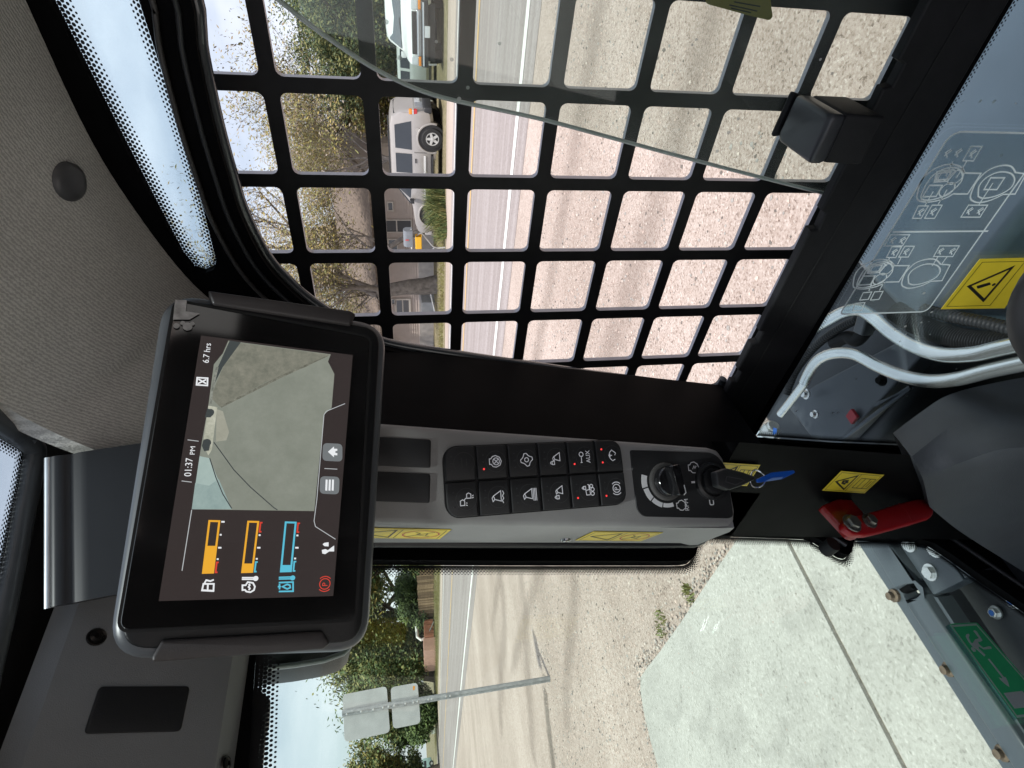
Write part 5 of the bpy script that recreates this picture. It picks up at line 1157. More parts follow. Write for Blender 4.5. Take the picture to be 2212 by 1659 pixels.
u, v = DF.uv(*c2(1385, 692)); obj('oil_bulb', *plate(DF, circ(u, v, .0015, 14)[:-1], .0015, .0016), CYN, scr)
u, v = DF.uv(*c2(1618, 735))
obj('brake_icon', *merge(strokes(DF, [circ(u, v, .0032, 20), circ(u, v, .0045, 10, -45, 45), circ(u, v, .0045, 10, 135, 225)], .0005, .0016), text_on(DF, 'P', u-.0012, v-.0016, .0046, .0016)), RDU, scr)
ui('joystick_icon', c2, [(1596, 490), (1622, 483), (1640, 492), (1668, 470), (1685, 458), (1685, 500), (1650, 500), (1620, 520), (1600, 515)], WUI, .0016)
ui('lock_icon', c2, [(1602, 448), (1615, 438), (1645, 434), (1645, 464), (1615, 462)], WUI, .0016)
# a scrap of protective film left on the corner
ui2('film_scrap', [(c1, 535, 155), (c1, 620, 160), (c1, 612, 240), (c1, 715, 255), (c1, 640, 300), (c1, 520, 300)], mat('clear_film', (.30, .29, .28), .2, var=.5, scale=120), .0021)
for x, y, r in ((545, 345, .0018), (625, 350, .0028), (590, 325, .0014), (660, 330, .0013)):
    u, v = DF.uv(*c1(x, y)); obj('film_bubble', *plate(DF, circ(u, v, r, 12)[:-1], .0019, .0021), mat('clear_film', (0, 0, 0)), scr)

# bracket plate above the monitor
pa, pb = aty(107, 990, .415), aty(107, 1312, .468)
ex = (pb - pa); BRF = Frame(pb, pa - pb, (0, 0, 1))
L_ = (pa-pb).length
t = thing('monitor_bracket', 'dark bent steel plate with a shiny folded edge above the monitor', 'bracket', pb - Vector((0, 0, .2)))
prof = [(.030, -.006), (.022, .0005), (.010, .0016), (.003, 0), (-.004, -.0055), (-.0065, -.010), (-.010, -.0115), (-.017, -.0115), (-.022, -.0105), (-.026, -.0105), (-.20, -.010), (-.20, .02), (-.01, .02), (.03, .0)]
prof = [(-.20, .006), (-.030, .006), (-.024, .0055), (-.019, .0035), (-.016, .003), (-.013, .0045), (-.007, .0055), (-.003, .004), (0, 0), (.0015, -.006), (.0015, -.03), (-.006, -.03), (-.20, -.006)]
V = [BRF.p(u, a, b) for u in (0, L_) for a, b in prof]; n = len(prof)
F = [(i, n+i, n+(i+1) % n, (i+1) % n) for i in range(n)] + [tuple(range(n)), tuple(range(n, 2*n))[::-1]]
obj('plate', V, F, mat('bracket_satin', (.011, .012, .014), .4, .0, spec=.3, var=.08, scale=40), t, smooth=45)
obj('fold_edge', *tube([BRF.p(-.0005, .0005, -.001), BRF.p(L_+.0005, .0005, -.001)], .0035, 10), mat('fold_highlight', (.45, .48, .50), .35, .6, var=.1), t, smooth=60)  # pale tube paints the highlight along the plate's bend

# ================================================================ PILLAR CONSOLE
CF = Frame((.286, .470, 0), (.855, -.518, 0), (0, -LEAN, 1))
con = thing('pillar_console', 'grey pillar console with keypad, speed knob and ignition switch', 'control console', CF.p(.04, -.35))
g_, d_ = crop(1450, 1600, 900), crop(2250, 1650, 900)
cpx = [(690, 903), (815, 913), (1000, 927), (1234, 944), (1400, 956), (1533, 966), (1553, 972), (1566, 990), (1580, 1045), (1591, 1104), (1589, 1126), (1578, 1140), (1400, 1139), (1234, 1138), (1000, 1135), (815, 1131), (690, 1130)]
obj('console_face', *plate(CF, CF.uvs(cpx), -.022, 0, chamfer=.006), GREYP, con, smooth=40)
CS = Frame((.2855, .4702, 0), (.31, .95, 0), (0, -LEAN, 1))
spx = [(690, 1128), (815, 1132), (1234, 1137), (1560, 1141), (1586, 1140), (1576, 1149), (1540, 1163), (1507, 1177), (1490, 1178), (1470, 1173), (1234, 1172), (815, 1172), (690, 1172)]
obj('console_side', *plate(CS, CS.uvs(spx), 0, .02), GREYP, con)
u, v = CS.uv(*crop(1344, 2016, 1344)(1455, 178))
CSf = Frame(CS.o, -CS.ex, CS.ey)     # ez towards the operator's side
screw(CSf, -u, v, .0042, con, 'side_screw', mat('chrome_screw', (.35, .35, .35), .15, .9))
for pts in ([(-120, 285), (590, 322), (606, 338), (600, 596), (-120, 565)], [(-120, 622), (585, 655), (600, 668), (592, 936), (-120, 912)]):
    obj('blank_plate', *plate(CF, roundpoly(CF.uvs(pts, g_), .002, 3), -.001, .0014, chamfer=.0006), mat('blank_black', (0, 0, 0)), con, smooth=30)
# keypad: dark tray, twelve keys
k4 = [CF.uv(*g_(722, 1003)), CF.uv(*g_(722, 308)), CF.uv(*d_(500, 268)), CF.uv(*d_(515, 912))]
u0 = (k4[0][0]+k4[3][0])/2; u1 = (k4[1][0]+k4[2][0])/2; v1 = (k4[0][1]+k4[1][1])/2; v0 = (k4[2][1]+k4[3][1])/2
obj('keypad_tray', *plate(CF, rrect(u0, v0, u1, v1, .014, 7), -.001, .0008), mat('tray_black', (.004, .004, .0045), .6), con)
KEY = mat('key_black', (.0165, .017, .018), .5, var=.08, scale=60, bump=.1, bscale=1500)
ICON = mat('key_icon_glow', (.62, .63, .66), .5, emit=(.55, .56, .6), estr=.16); DIMP = mat('key_dim_print', (.05, .05, .052), .6); LEDR = glow('key_led_red', (.85, .05, .05), .75); LEDOFF = mat('key_led_off', (.035, .035, .038), .5)  # icon print is given a faint glow of its own
bk = [(-.75, .55), (-.45, .85), (-.1, .6), (.45, .75)]
BUCKET = [[(-.55, .75), (-.3, .5), (.15, .65), (-.1, .85), (-.55, .75)], [(-.3, .5), (-.55, -.35), (.75, -.35), (.15, .65)]]
LOCK = [[(-.2, -.2), (.2, -.2), (.2, .1), (-.2, .1), (-.2, -.2)], [(-.12, .1), (-.12, .25), (0, .33), (.12, .25), (.12, .1)]]
def sh(lines, dx, dy, k=1.0): return [[(x*k+dx, y*k+dy) for x, y in l] for l in lines]
GEAR = [[((.62 if (i//2) % 2 else .85)*math.cos(i*math.pi/8), (.62 if (i//2) % 2 else .85)*math.sin(i*math.pi/8)) for i in range(17)], circ(0, 0, .28, 12)]
ICONS = {
 (0, 0): [[(-.75, .25), (-.2, .25), (-.05, .5), (-.2, .8), (-.75, .8), (-.75, .25)], [(-.1, .3), (.15, .05)]] + [[(.1, -.05), (.6, -.05), (.75, -.3), (.6, -.6), (.1, -.6), (.1, -.05)]] + [[(.1, -.75), (.2, -.95)], [(.35, -.75), (.45, -.95)], [(-.7, .1), (-.8, -.1)], [(-.45, .1), (-.5, -.1)]],
 (0, 1): BUCKET + [[(-.8, -.65), (-.5, -.5), (-.2, -.7), (.1, -.55), (.4, -.75), (.75, -.6)]],
 (0, 2): BUCKET + [[(-.8, -.55), (.8, -.55)], [(-.8, -.75), (.8, -.75)], [(-.8, -.95), (.8, -.95)]],
 (0, 3): sh(BUCKET, .25, -.15, .8) + sh(LOCK, -.6, .35, 1.1),
 (0, 4): [circ(-.45, -.55, .25, 10), circ(.1, -.6, .25, 10), circ(.55, -.45, .22, 10), [(-.6, -.2), (-.6, .35), (0, .4), (.1, -.1), (.7, -.1), (.8, .1)], [(-.6, -.2), (.7, -.2)]] + sh(LOCK, .35, .6, 1.0),
 (0, 5): [circ(0, 0, .55, 20), circ(0, 0, .85, 8, -45, 45), circ(0, 0, .85, 8, 135, 225)],
 (1, 1): [[(-.35, .85), (.35, .85), (.35, .65), (.65, .4), (.75, 0), (.5, -.55), (0, -.75), (-.5, -.55), (-.75, 0), (-.65, .4), (-.35, .65), (-.35, .85)], circ(0, -.05, .45, 12), [(-.3, .25), (.3, -.35)], [(-.3, -.35), (.3, .25)]],
 (1, 2): GEAR,
 (1, 3): sh(BUCKET, .1, -.2, .85) + sh(LOCK, -.6, .55, 1.1),
 (1, 4): [circ(.35, .55, .3, 12), [(-.7, .6), (.1, .55)], [(-.75, .75), (-.75, .45)]],
 (1, 5): [[(-.75, .1), (-.4, .45), (0, .6), (.4, .45), (.75, .1)], [(0, .6), (0, .1)], [(-.75, .1), (-.55, -.3)], [(.75, .1), (.3, -.45), (.0, -.3)], [(-.25, .45), (.25, .45)]],
}
kw, kh = (u1-u0)/2, (v1-v0)/6
for cidx in range(2):
    for r in range(6):
        ua, ub = u0 + kw*cidx + .0009, u0 + kw*(cidx+1) - .0009; va, vb = v1 - kh*(r+1) + .0010, v1 - kh*r - .0010
        rad = [.0016]*4
        if r == 0: rad[3 if cidx == 0 else 2] = .013
        if r == 5: rad[0 if cidx == 0 else 1] = .013
        if r == 0: vb -= .0006
        out = roundpoly([(ua, va), (ub, va), (ub, vb), (ua, vb)], rad, 5)
        kb = obj('key_button', *plate(CF, out, .0008, .0040, chamfer=.0011), KEY, con, smooth=35)
        cu, cv = (ua+ub)/2, (va+vb)/2; sI = kh*.235; oy = -kh*.12
        obj('key_dimple', *strokes(CF, [circ(cu, cv+oy, sI*1.35, 24)], .0004, .00415), DIMP, kb)
        if (cidx, r) in ICONS: obj('key_icon', *strokes(CF, [[(cu + x*sI, cv + oy + y*sI) for x, y in l] for l in ICONS[(cidx, r)]], .00075, .0043), ICON, kb)
        else: obj('key_icon', *strokes(CF, sh([[(-.6, .4), (.6, .4)], [(-.5, -.3), (.5, -.3)], [(-.3, .4), (-.3, -.3)]], cu, cv+oy, 1) if 0 else [[(cu-.6*sI, cv+oy+.3*sI), (cu+.6*sI, cv+oy+.3*sI)], [(cu-.4*sI, cv+oy-.3*sI), (cu+.5*sI, cv+oy-.3*sI)]], .0006, .0043), DIMP, kb)
        if (cidx, r) == (0, 5): obj('key_letter', *text_on(CF, 'P', cu-sI*.24, cv+oy-sI*.34, sI*.95, .0043), ICON, kb)
        if (cidx, r) == (1, 4): obj('key_letters', *text_on(CF, 'AUX', cu-sI*.85, cv+oy-sI*.75, sI*.9, .0043, sI*1.7), ICON, kb)
        if (cidx, r) == (0, 5) or (cidx, r) == (0, 4) or (cidx, r) == (1, 1) or (cidx, r) == (1, 4): lit = (1, 0)
        elif (cidx, r) == (1, 5): lit = (1, 1)
        else: lit = (0, 0)
        for s, on in ((-1, lit[0]), (1, lit[1])):
            obj('key_led', *plate(CF, circ(cu + s*kw*.20, vb - kh*.20, .00095 if on else .0007, 10)[:-1], .0040, .0043), LEDR if on else LEDOFF, kb)
        nums = {(0, 0): '1', (0, 1): '3', (0, 2): '5', (0, 3): '7', (0, 4): '9', (1, 0): '2', (1, 1): '4', (1, 2): '6', (1, 3): '8', (1, 4): '0', (0, 5): 'C'}
        if (cidx, r) in nums: obj('key_number', *text_on(CF, nums[(cidx, r)], cu-kw*.03, vb-kh*.235, kh*.13, .0043), DIMP, kb)
# switch panel
sp = roundpoly(CF.uvs([(562, 300), (1385, 325), (1500, 480), (1562, 940), (1520, 962), (690, 945), (628, 880)], d_), [.003, .012, .006, .006, .004, .006, .005], 5)
obj('switch_panel', *plate(CF, sp, -.001, .0013, chamfer=.0005), mat('switch_panel_black', (.0135, .0138, .015), .5, var=.05, bump=.15, bscale=1500), con)
ku, kv = CF.uv(*d_(905, 605))
KN_ = mat('knob_gloss', (.010, .010, .011), .16, var=.1)
obj('knob_ring', *lathe(CF, ku, kv, [(.0195, .0012), (.0195, .003), (.0180, .0042), (.0155, .0042)], 36), mat('knob_ring_grey', (.06, .058, .056), .45), con, smooth=40)
kn = obj('speed_knob', *lathe(CF, ku, kv, [(.0155, .0042), (.0150, .011), (.0138, .0125)], 36), KN_, con, smooth=40)
gr = Frame(CF.p(ku, kv, 0), CF.ex*.97 + CF.ey*.12, CF.ey)
obj('knob_grip', *plate(gr, rrect(-.0150, -.0048, .0150, .0048, .002, 3), .0125, .0265, chamfer=.0012), KN_, kn, smooth=35)
obj('knob_pointer', *strokes(gr, [[(-.0155, .000), (-.0135, -.0032), (-.006, -.0032)]], .0011, .0268), WHT, kn)
a0, a1 = [math.degrees(math.atan2(v-kv, u-ku)) for u, v in (CF.uv(*d_(690, 535)), CF.uv(*d_(980, 815)))]
if a1 < a0: a1 += 360
for k in range(4):
    s0, s1 = a0 + (a1-a0)*(k/4) + 1.5, a0 + (a1-a0)*((k+1)/4) - 1.5; ri = .0222; ro = ri + .0062 - .0007*k
    q = circ(ku, kv, ri, 6, s0, s1) + circ(ku, kv, ro, 6, s0, s1)[::-1]
    obj('dial_segment', *plate(CF, q, .0013, .0016), mat('print_white', (.66, .66, .67), .5, var=.03), con)
PRT = mat('print_white', (0, 0, 0))
ENG = [[(-.35, .85), (.35, .85), (.35, .6), (.65, .35), (.7, -.1), (.4, -.55), (0, -.7), (-.4, -.55), (-.7, -.1), (-.65, .35), (-.35, .6), (-.35, .85)]]
for (px, py), ext, s in (((1060, 835), [], .0072), ((1178, 470), [[(-.2, .25), (.2, 0), (-.1, -.1), (.2, -.35)]], .0082)):
    u, v = CF.uv(*d_(px, py)); obj('panel_symbol', *strokes(CF, [[(u+x*s, v+y*s) for x, y in l] for l in ENG + ext], .0008, .0016), PRT, con)
a = Vector(CF.uv(*d_(1132, 888))); b = Vector(CF.uv(*d_(1118, 780)))
obj('panel_text', *text_on(CF, 'RPM', a.x+.0005, a.y, .0066, .0016, (b-a).length*1.02), PRT, con)
u, v = CF.uv(*d_(1170, 612)); obj('panel_mark', *plate(CF, [(u-.0011, v-.0022), (u+.0011, v-.0022), (u+.0011, v+.0022), (u-.0011, v+.0022)], .0013, .0016), PRT, con)
u, v = CF.uv(*d_(1347, 800)); z_ = rrect(u-.0032, v-.0023, u+.0032, v+.0023, .0012); obj('panel_mark', *strokes(CF, [z_ + [z_[0]]], .0011, .0016), PRT, con)
iu, iv = CF.uv(*d_(1340, 602))
obj('ignition_switch', *lathe(CF, iu, iv, [(.0200, .0012), (.0195, .0050), (.0165, .0062), (.0160, .0040), (.0135, .0042), (.0130, .0085), (.0105, .0092)], 36), mat('ignition_black', (.013, .013, .014), .35), con, smooth=35)

# ---- key with ring and blue tag
kt = thing('ignition_key', 'black-headed ignition key with split ring and blue tag', 'key', CF.p(iu, iv-.03, .02))
KF = CF.off(.020)
obj('key_head', *plate(KF, roundpoly(KF.uvs([(1370, 515), (1475, 478), (1640, 520), (1755, 560), (1745, 592), (1640, 642), (1500, 692), (1385, 650)], d_), .002, 3), -.004, .005, chamfer=.0018), mat('key_head_plastic', (.022, .0225, .023), .5, var=.12, scale=80), kt, smooth=40)
obj('key_relief', *strokes(KF, [KF.uvs([(1470, 560), (1610, 585), (1640, 600), (1560, 640), (1460, 610), (1470, 560)], d_)], .0009, .0053), mat('key_relief', (.06, .06, .062), .45), kt)
obj('key_shank', *tube([CF.p(iu, iv, .006), CF.p(*CF.uv(*d_(1400, 590)), .018)], .0065, 10), mat('key_head_plastic', (0, 0, 0)), kt, smooth=60)
R2 = CF.off(.022); ru, rv = R2.uv(*d_(1795, 575)); rr = (Vector(R2.uv(*d_(1795, 660))) - Vector((ru, rv))).length
obj('split_ring', *tube([R2.p(u, v, .002*math.sin(i*.4)) for i, (u, v) in enumerate(circ(ru, rv, rr, 28))], .00085, 6, False), CHROME, kt, smooth=60)
obj('blue_tag', *plate(CF.off(.024), roundpoly(CF.off(.024).uvs([(1788, 585), (1935, 518), (2148, 496), (2160, 520), (2030, 583), (1895, 604), (1800, 616)], d_), .001, 2), -.0012, .0012, chamfer=.0005), mat('blue_plastic', (.012, .10, .50), .3, var=.1), kt)
obj('tag_print', *plate(CF.off(.024), CF.off(.024).uvs([(1870, 598), (1935, 572), (2040, 560), (2020, 580), (1900, 602)], d_), .0013, .0016), mat('blue_pale', (.22, .36, .70), .4), kt)

# ================================================================ STICKERS
YEL = mat('sticker_yellow', (.74, .56, .035), .45, var=.05, scale=40); INK = mat('sticker_ink', (.012, .012, .012), .5); REDI = mat('sticker_red', (.45, .04, .03), .5)
def bil(q, s, t): a = Vector(q[0]).lerp(Vector(q[1]), s); b = Vector(q[3]).lerp(Vector(q[2]), s); r = a.lerp(b, t); return (r.x, r.y)
def sticker(label, fr, q, w, art, group='yellow warning stickers'):
    """q: outline corners in order top-left, top-right, bottom-right, bottom-left (upright view)"""
    t = thing('warning_sticker', label, 'sticker', fr.p(*q[3], w), group)
    obj('backing', *plate(fr, q, w, w+.0004), YEL, t)
    inn = [bil(q, a, b) for a, b in ((.06, .04), (.94, .04), (.94, .96), (.06, .96))]
    L1 = [inn + [inn[0]]]
    for s in (.5,): L1.append([bil(q, .06, s), bil(q, .94, s)])
    obj('border', *strokes(fr, L1, .0006, w+.0006), INK, t)
    for col, lines, wd in art: obj('symbol', *strokes(fr, [[bil(q, *p) for p in l] for l in lines], wd, w+.0007), col, t)
    return t
TRI = [[(.5, .10), (.86, .44), (.14, .44), (.5, .10)]]
RING = [[(.5+.36*math.cos(a*math.pi/8), .74+.19*math.sin(a*math.pi/8)) for a in range(17)]]
HANDX = [[(.25, .62), (.75, .86)], [(.3, .85), (.45, .7), (.6, .72), (.7, .66)], [(.4, .8), (.6, .8)]]
DOOR = [[(.25, .58), (.75, .58), (.75, .92), (.25, .92), (.25, .58)], [(.25, .68), (.75, .68)], [(.25, .80), (.75, .80)], [(.35, .86), (.65, .86)]]
e5 = crop(2900, 1650, 900)
PFm = Frame((.3505, 0, 0), (0, -1, 0), (0, 0, 1))      # inboard face of the lower post
sticker('yellow warning sticker on the black post above the red lever', PFm, PFm.uvs([(825, 685), (1010, 497), (1425, 535), (1235, 712)], e5), .0006, [(INK, TRI, .0022), (INK, [[(.42, .33), (.58, .33), (.55, .25), (.45, .27), (.42, .33)], [(.5, .33), (.5, .38)]], .003), (INK, DOOR, .0009)])
sticker('yellow warning sticker half hidden behind the ignition key', PFm, PFm.uvs([(1330, 620), (1450, 415), (1825, 438), (1695, 642)], d_), .0006, [(INK, TRI, .0022), (INK, DOOR, .0009)])
CSs = Frame(CS.o, -CS.ex, CS.ey)
sticker('yellow warning sticker with red circle on the grey console side, next to the screw', CSs, CSs.uvs([(35, 1167), (215, 1082), (885, 1092), (670, 1175)], d_), .0005, [(INK, TRI, .0016), (REDI, RING, .0013), (INK, HANDX, .001)])
sticker('faded yellow sticker on the console side just below the monitor', CSs, CSs.uvs([(-250, 1262), (-130, 1165), (802, 1186), (690, 1277)], g_), .0005, [(INK, TRI, .0016), (REDI, RING, .0013), (INK, HANDX, .001)])
SGf = Frame((.5095, 0, 0), (0, -1, 0), (0, 0, 1))
cl = crop(2688, 1008, 1344)
ql = SGf.uvs([(1670, 340), (1922, 15), (2330, 5), (2080, 335)], cl)
t = thing('warning_sticker', 'large yellow warning sticker with black triangle on the lower side glass', 'sticker', SGf.p(*ql[3]), 'yellow warning stickers')
obj('backing', *plate(SGf, ql, .001, .0014), YEL, t)
inn = SGf.uvs([(1705, 322), (1935, 35), (2212, 30), (1985, 315)], cl); obj('border', *strokes(SGf, [inn + [inn[0]]], .0007, .0017), INK, t)
tr = SGf.uvs([(1850, 190), (2130, 68), (1945, 282)], cl); obj('symbol', *strokes(SGf, [tr + [tr[0]]], .0036, .0017), INK, t)
obj('symbol', *plate(SGf, roundpoly(SGf.uvs([(1898, 190), (1985, 165), (1990, 180), (1905, 207)], cl), .0015, 3), .0015, .0018), INK, t)
u, v = SGf.uv(*cl(2010, 180)); obj('symbol', *plate(SGf, circ(u, v, .0022, 12)[:-1], .0015, .0018), INK, t)
# olive label seen through the sliding pane
GFm = Frame((GX-.001, 0, 0), (0, -1, 0), (0, 0, 1))
q = roundpoly(GFm.uvs([(140, 20), (160, -60), (560, -60), (582, 110), (560, 130), (430, 100)], c3), .004, 3)
t = thing('warning_sticker', 'dull yellow sticker on the guard frame seen through the sliding pane', 'sticker', GFm.p(*q[0]), 'yellow warning stickers')
obj('backing', *plate(GFm, q, .0, .0006), mat('olive_sticker', (.23, .19, .035), .5, var=.15, scale=30), t)
obj('print', *strokes(GFm, [GFm.uvs(l, c3) for l in ([(300, 30), (480, 70)], [(310, 50), (440, 80)], [(330, 10), (500, 40)])], .001, .0009), INK, t)

# green exit sign on the windshield
WS = WIND(-.001)
cg = crop(3400, 2400, 632)
ext = [(1182, 205), (1560, 182), (2650, 1430), (2100, 1500)]
q = roundpoly(WS.uvs([(1178, 208), (1210, 198), (1560, 182), (2640, 1440), (2100, 1503)], cg), .003, 3)
t = thing('exit_sign', 'green exit sticker with white running figure and arrow on the windshield', 'exit sign', WS.p(*q[0]))
GRN = mat('exit_green', (.075, .52, .27), .45, var=.05); WHS = mat('exit_white', (.72, .75, .77), .5, var=.03)
def backlit(m, k=.5):
    """thin printed film on glass: part of the daylight behind it comes through"""
    N, L = m.node_tree.nodes, m.node_tree.links; b = N['Principled BSDF']; tr = N.new('ShaderNodeBsdfTranslucent'); ms = N.new('ShaderNodeMixShader'); ms.inputs[0].default_value = k
    L.new(b.inputs['Base Color'].links[0].from_socket, tr.inputs[0]); L.new(b.outputs[0], ms.inputs[1]); L.new(tr.outputs[0], ms.inputs[2]); L.new(ms.outputs[0], N['Material Output'].inputs[0])
backlit(GRN, .35); backlit(WHS, .35)
obj('edge_reflection', *plate(WS, WS.uvs([(1130, 235), (1180, 200), (2120, 1500), (2075, 1535)], cg), -.0005, -.0002), glass_mat('edge_reflection_tint', (.62, .80, .80)), t)  # bluish strip paints the double-edge reflection in the glass beside the sticker
obj('backing', *plate(WS, q, .0005, .0009), GRN, t)
bd = WS.uvs([(1205, 232), (1545, 210), (2600, 1420), (2105, 1478)], cg); obj('border', *strokes(WS, [bd + [bd[0]]], .0028, .0011), WHS, t)
def wpoly(nm, pts): return obj(nm, *plate(WS, WS.uvs(pts, cg), .0010, .0013), WHS, t)
wpoly('runner', [(1400, 375), (1410, 345), (1440, 338), (1452, 360), (1440, 390), (1470, 460), (1495, 470), (1530, 415), (1570, 405), (1580, 395), (1505, 300), (1520, 288), (1550, 305), (1630, 430), (1600, 450), (1565, 445), (1580, 480), (1640, 530), (1720, 510), (1750, 520), (1755, 545), (1650, 555), (1610, 530), (1575, 510), (1580, 540), (1670, 630), (1655, 650), (1560, 560), (1500, 520), (1440, 450)])
wpoly('head', [(1475, 525), (1500, 525), (1535, 560), (1538, 585), (1510, 588), (1475, 550)])
wpoly('arrow', [(1705, 688), (1725, 682), (1925, 935), (1945, 935), (1955, 950), (1980, 1000), (2000, 1072), (1940, 1030), (1880, 975), (1855, 940), (1900, 955), (1905, 945)])
wpoly('door', [(1922, 1155), (2175, 1125), (2360, 1340), (2070, 1368)])

# control diagram decal on the lower side glass
cdg = crop(3200, 450, 832)
DGf = Frame((.5085, 0, 0), (0, -1, 0), (0, 0, 1))
c6 = crop(2800, 1100, 1232)
t = thing('control_diagram', 'grey translucent joystick diagram decal on the lower side glass', 'decal', DGf.p(*DGf.uv(2030, 500)))
def dg(pts): return DGf.uvs(pts, cdg)
outl = roundpoly(dg([(1440, 172), (2493, 195)]) + DGf.uvs([(1520, 222), (905, 240)], c6), [.014, .006, .010, .006], 5)
m_ = glass_mat('decal_film', (.80, .86, .88), rough=.25, dirt=.16)
obj('film', *plate(DGf, outl, .0012, .0015), m_, t)
INKW = mat('decal_print', (.80, .86, .86), .6, var=.05)
lines = [outl + [outl[0]], dg([(830, 1222), (1825, 1214)])]
obj('outline', *strokes(DGf, lines, .0020, .0018), INKW, t)
def sm(pts): return [tuple(p)[:2] for p in smoothline([Vector(p) for p in dg(pts)], 4)]
H1 = [sm([(1110, 900), (1080, 860), (1120, 700), (1220, 590), (1340, 530), (1450, 515), (1540, 545), (1580, 605)]) + dg([(1750, 610), (1610, 825), (1460, 825)]) + sm([(1460, 825), (1350, 880), (1200, 910), (1110, 900)]),
      sm([(1130, 880), (1125, 840), (1180, 720), (1260, 620), (1370, 560), (1480, 550), (1550, 600), (1545, 690), (1450, 790), (1330, 860), (1200, 890), (1130, 880)]),
      dg([(1290, 590), (1460, 570), (1485, 590), (1400, 690), (1260, 700), (1290, 590)]), dg([(1210, 735), (1345, 735), (1280, 850), (1140, 855), (1210, 735)]), dg([(1300, 610), (1440, 592), (1390, 670), (1280, 680), (1300, 610)])]
H2 = [sm([(1650, 890), (1640, 840), (1700, 700), (1820, 580), (1950, 530), (2060, 535), (2110, 600)]) + dg([(2220, 615), (2105, 825), (1980, 830)]) + sm([(1980, 830), (1850, 890), (1720, 915), (1650, 890)]),
      sm([(1720, 850), (1730, 740), (1810, 650), (1940, 595), (2060, 610), (2100, 680), (2050, 770), (1920, 840), (1780, 870), (1720, 850)]), dg([(1850, 655), (1995, 655), (1915, 778), (1780, 778), (1850, 655)])]
def shp(ls, dx, dy): 
    return ls
boxes = [dg([(1645, 328), (1760, 328), (1670, 480), (1560, 478), (1645, 328)]), dg([(1095, 950), (1200, 950), (1125, 1080), (1035, 1080), (1095, 950)]), dg([(1240, 942), (1345, 942), (1265, 1080), (1160, 1080), (1240, 942)]), dg([(1620, 942), (1820, 942), (1740, 1068), (1540, 1068), (1620, 942)]),
         dg([(808, 1252), (1005, 1252), (930, 1368), (740, 1368), (808, 1252)]), dg([(820, 1378), (920, 1378), (860, 1490), (762, 1490), (820, 1378)]), dg([(955, 1372), (1055, 1372), (990, 1485), (890, 1485), (955, 1372)]), dg([(1320, 1368), (1525, 1368), (1455, 1480), (1255, 1480), (1320, 1368)])]
leads = [dg([(1455, 485), (1380, 640)]), dg([(1600, 485), (1490, 660)]), dg([(1165, 945), (1250, 800)]), dg([(1300, 938), (1395, 780)]), dg([(1730, 935), (1875, 710)]), dg([(795, 1492), (760, 1580)]), dg([(915, 1490), (880, 1560)]), dg([(1300, 1485), (1240, 1580)]), dg([(1395, 1485), (1340, 1560)])]
circs = []
for x, y, r in ((1365, 640, .006), (1485, 650, .008), (1395, 780, .008)): u, v = dg([(x, y)])[0]; circs.append(circ(u, v, r, 14))
def glyph(x, y, s): u, v = dg([(x, y)])[0]; return [[(u-s, v-s*.6), (u+s*.2, v+s*.6), (u+s, v-s*.2)], [(u-s*.6, v+s*.5), (u+s*.7, v-s*.6)]]
gl = []
for x, y in ((1400, 400), (1510, 395), (1660, 405), (1120, 1015), (1250, 1010), (1630, 1005), (1740, 1005), (830, 1310), (930, 1310), (845, 1435), (970, 1430), (1330, 1425), (1450, 1425)): gl += glyph(x, y, .0045)
# the second pair of handles lies lower on the sheet, the same drawing again
A0 = Vector(dg([(1440, 172)])[0]); q1 = Vector(dg([(1450, 515)])[0]); q2 = Vector(dg([(720, 1510)])[0]); dv = q2 - q1
def mv(ls): return [[(x+dv.x, y+dv.y) for x, y in l] for l in ls]
obj('handle_drawing', *strokes(DGf, H1 + H2, .0016, .0018), INKW, t)
obj('handle_drawing', *strokes(DGf, mv(H1 + H2[:2]), .0016, .0018), INKW, t)
for l in boxes: obj('label_box', *strokes(DGf, [l], .0013, .0018), INKW, t)
for l in leads: obj('leader_line', *strokes(DGf, [l], .0013, .0018), INKW, t)
for l in circs + mv(circs): obj('button_ring', *strokes(DGf, [l], .0013, .0018), INKW, t)
for k in range(0, len(gl), 2): obj('label_mark', *strokes(DGf, gl[k:k+2], .0014, .0018), INKW, t)
lb = [DGf.uvs(l, c6) for l in ([(1070, 88), (1130, 82), (1105, 135), (1045, 140), (1070, 88)], [(1150, 82), (1210, 78), (1180, 135), (1120, 140), (1150, 82)], [(1012, 163), (1082, 158), (1058, 212), (995, 216), (1012, 163)], [(1110, 75), (1130, 20)], [(1185, 72), (1215, 15)])]
for l in lb: obj('label_box', *strokes(DGf, [l], .0013, .0018), INKW, t)

# ================================================================ RED RELEASE LEVER
RED = mat('lever_red', (.40, .008, .012), .38, var=.06, coat=.2); REDD = mat('lever_red_plate', (.30, .010, .010), .32, var=.1, coat=.3)
WL = WIND(-.125)
t = thing('release_lever', 'red emergency release lever bolted at the lower corner of the windshield', 'lever', WL.p(*WL.uv(*e5(1500, 950))))
WL0 = WIND(-.110)
obj('strap_plate', *plate(WL0, roundpoly(WL0.uvs([(812, 850), (1030, 760), (1075, 775), (1215, 925), (1190, 1135), (1130, 1152), (1080, 1138)], e5), .003, 3), -.006, .004, chamfer=.0016), REDD, t, smooth=40)
arm = roundpoly(WL.uvs([(1022, 1000), (1090, 940), (1240, 918), (1560, 818), (1760, 764), (1835, 778), (1902, 850), (1915, 905), (1890, 945), (1700, 1003), (1430, 1078), (1260, 1118), (1130, 1112), (1040, 1060)], e5), .004, 3)
obj('arm', *plate(WL, arm, -.008, .0, chamfer=.0025), RED, t, smooth=40)
obj('arm_fold', *strokes(WL, [WL.uvs([(1565, 818), (1640, 890), (1690, 985)], e5)], .0012, .0006), mat('red_fold', (.52, .05, .05), .4), t)
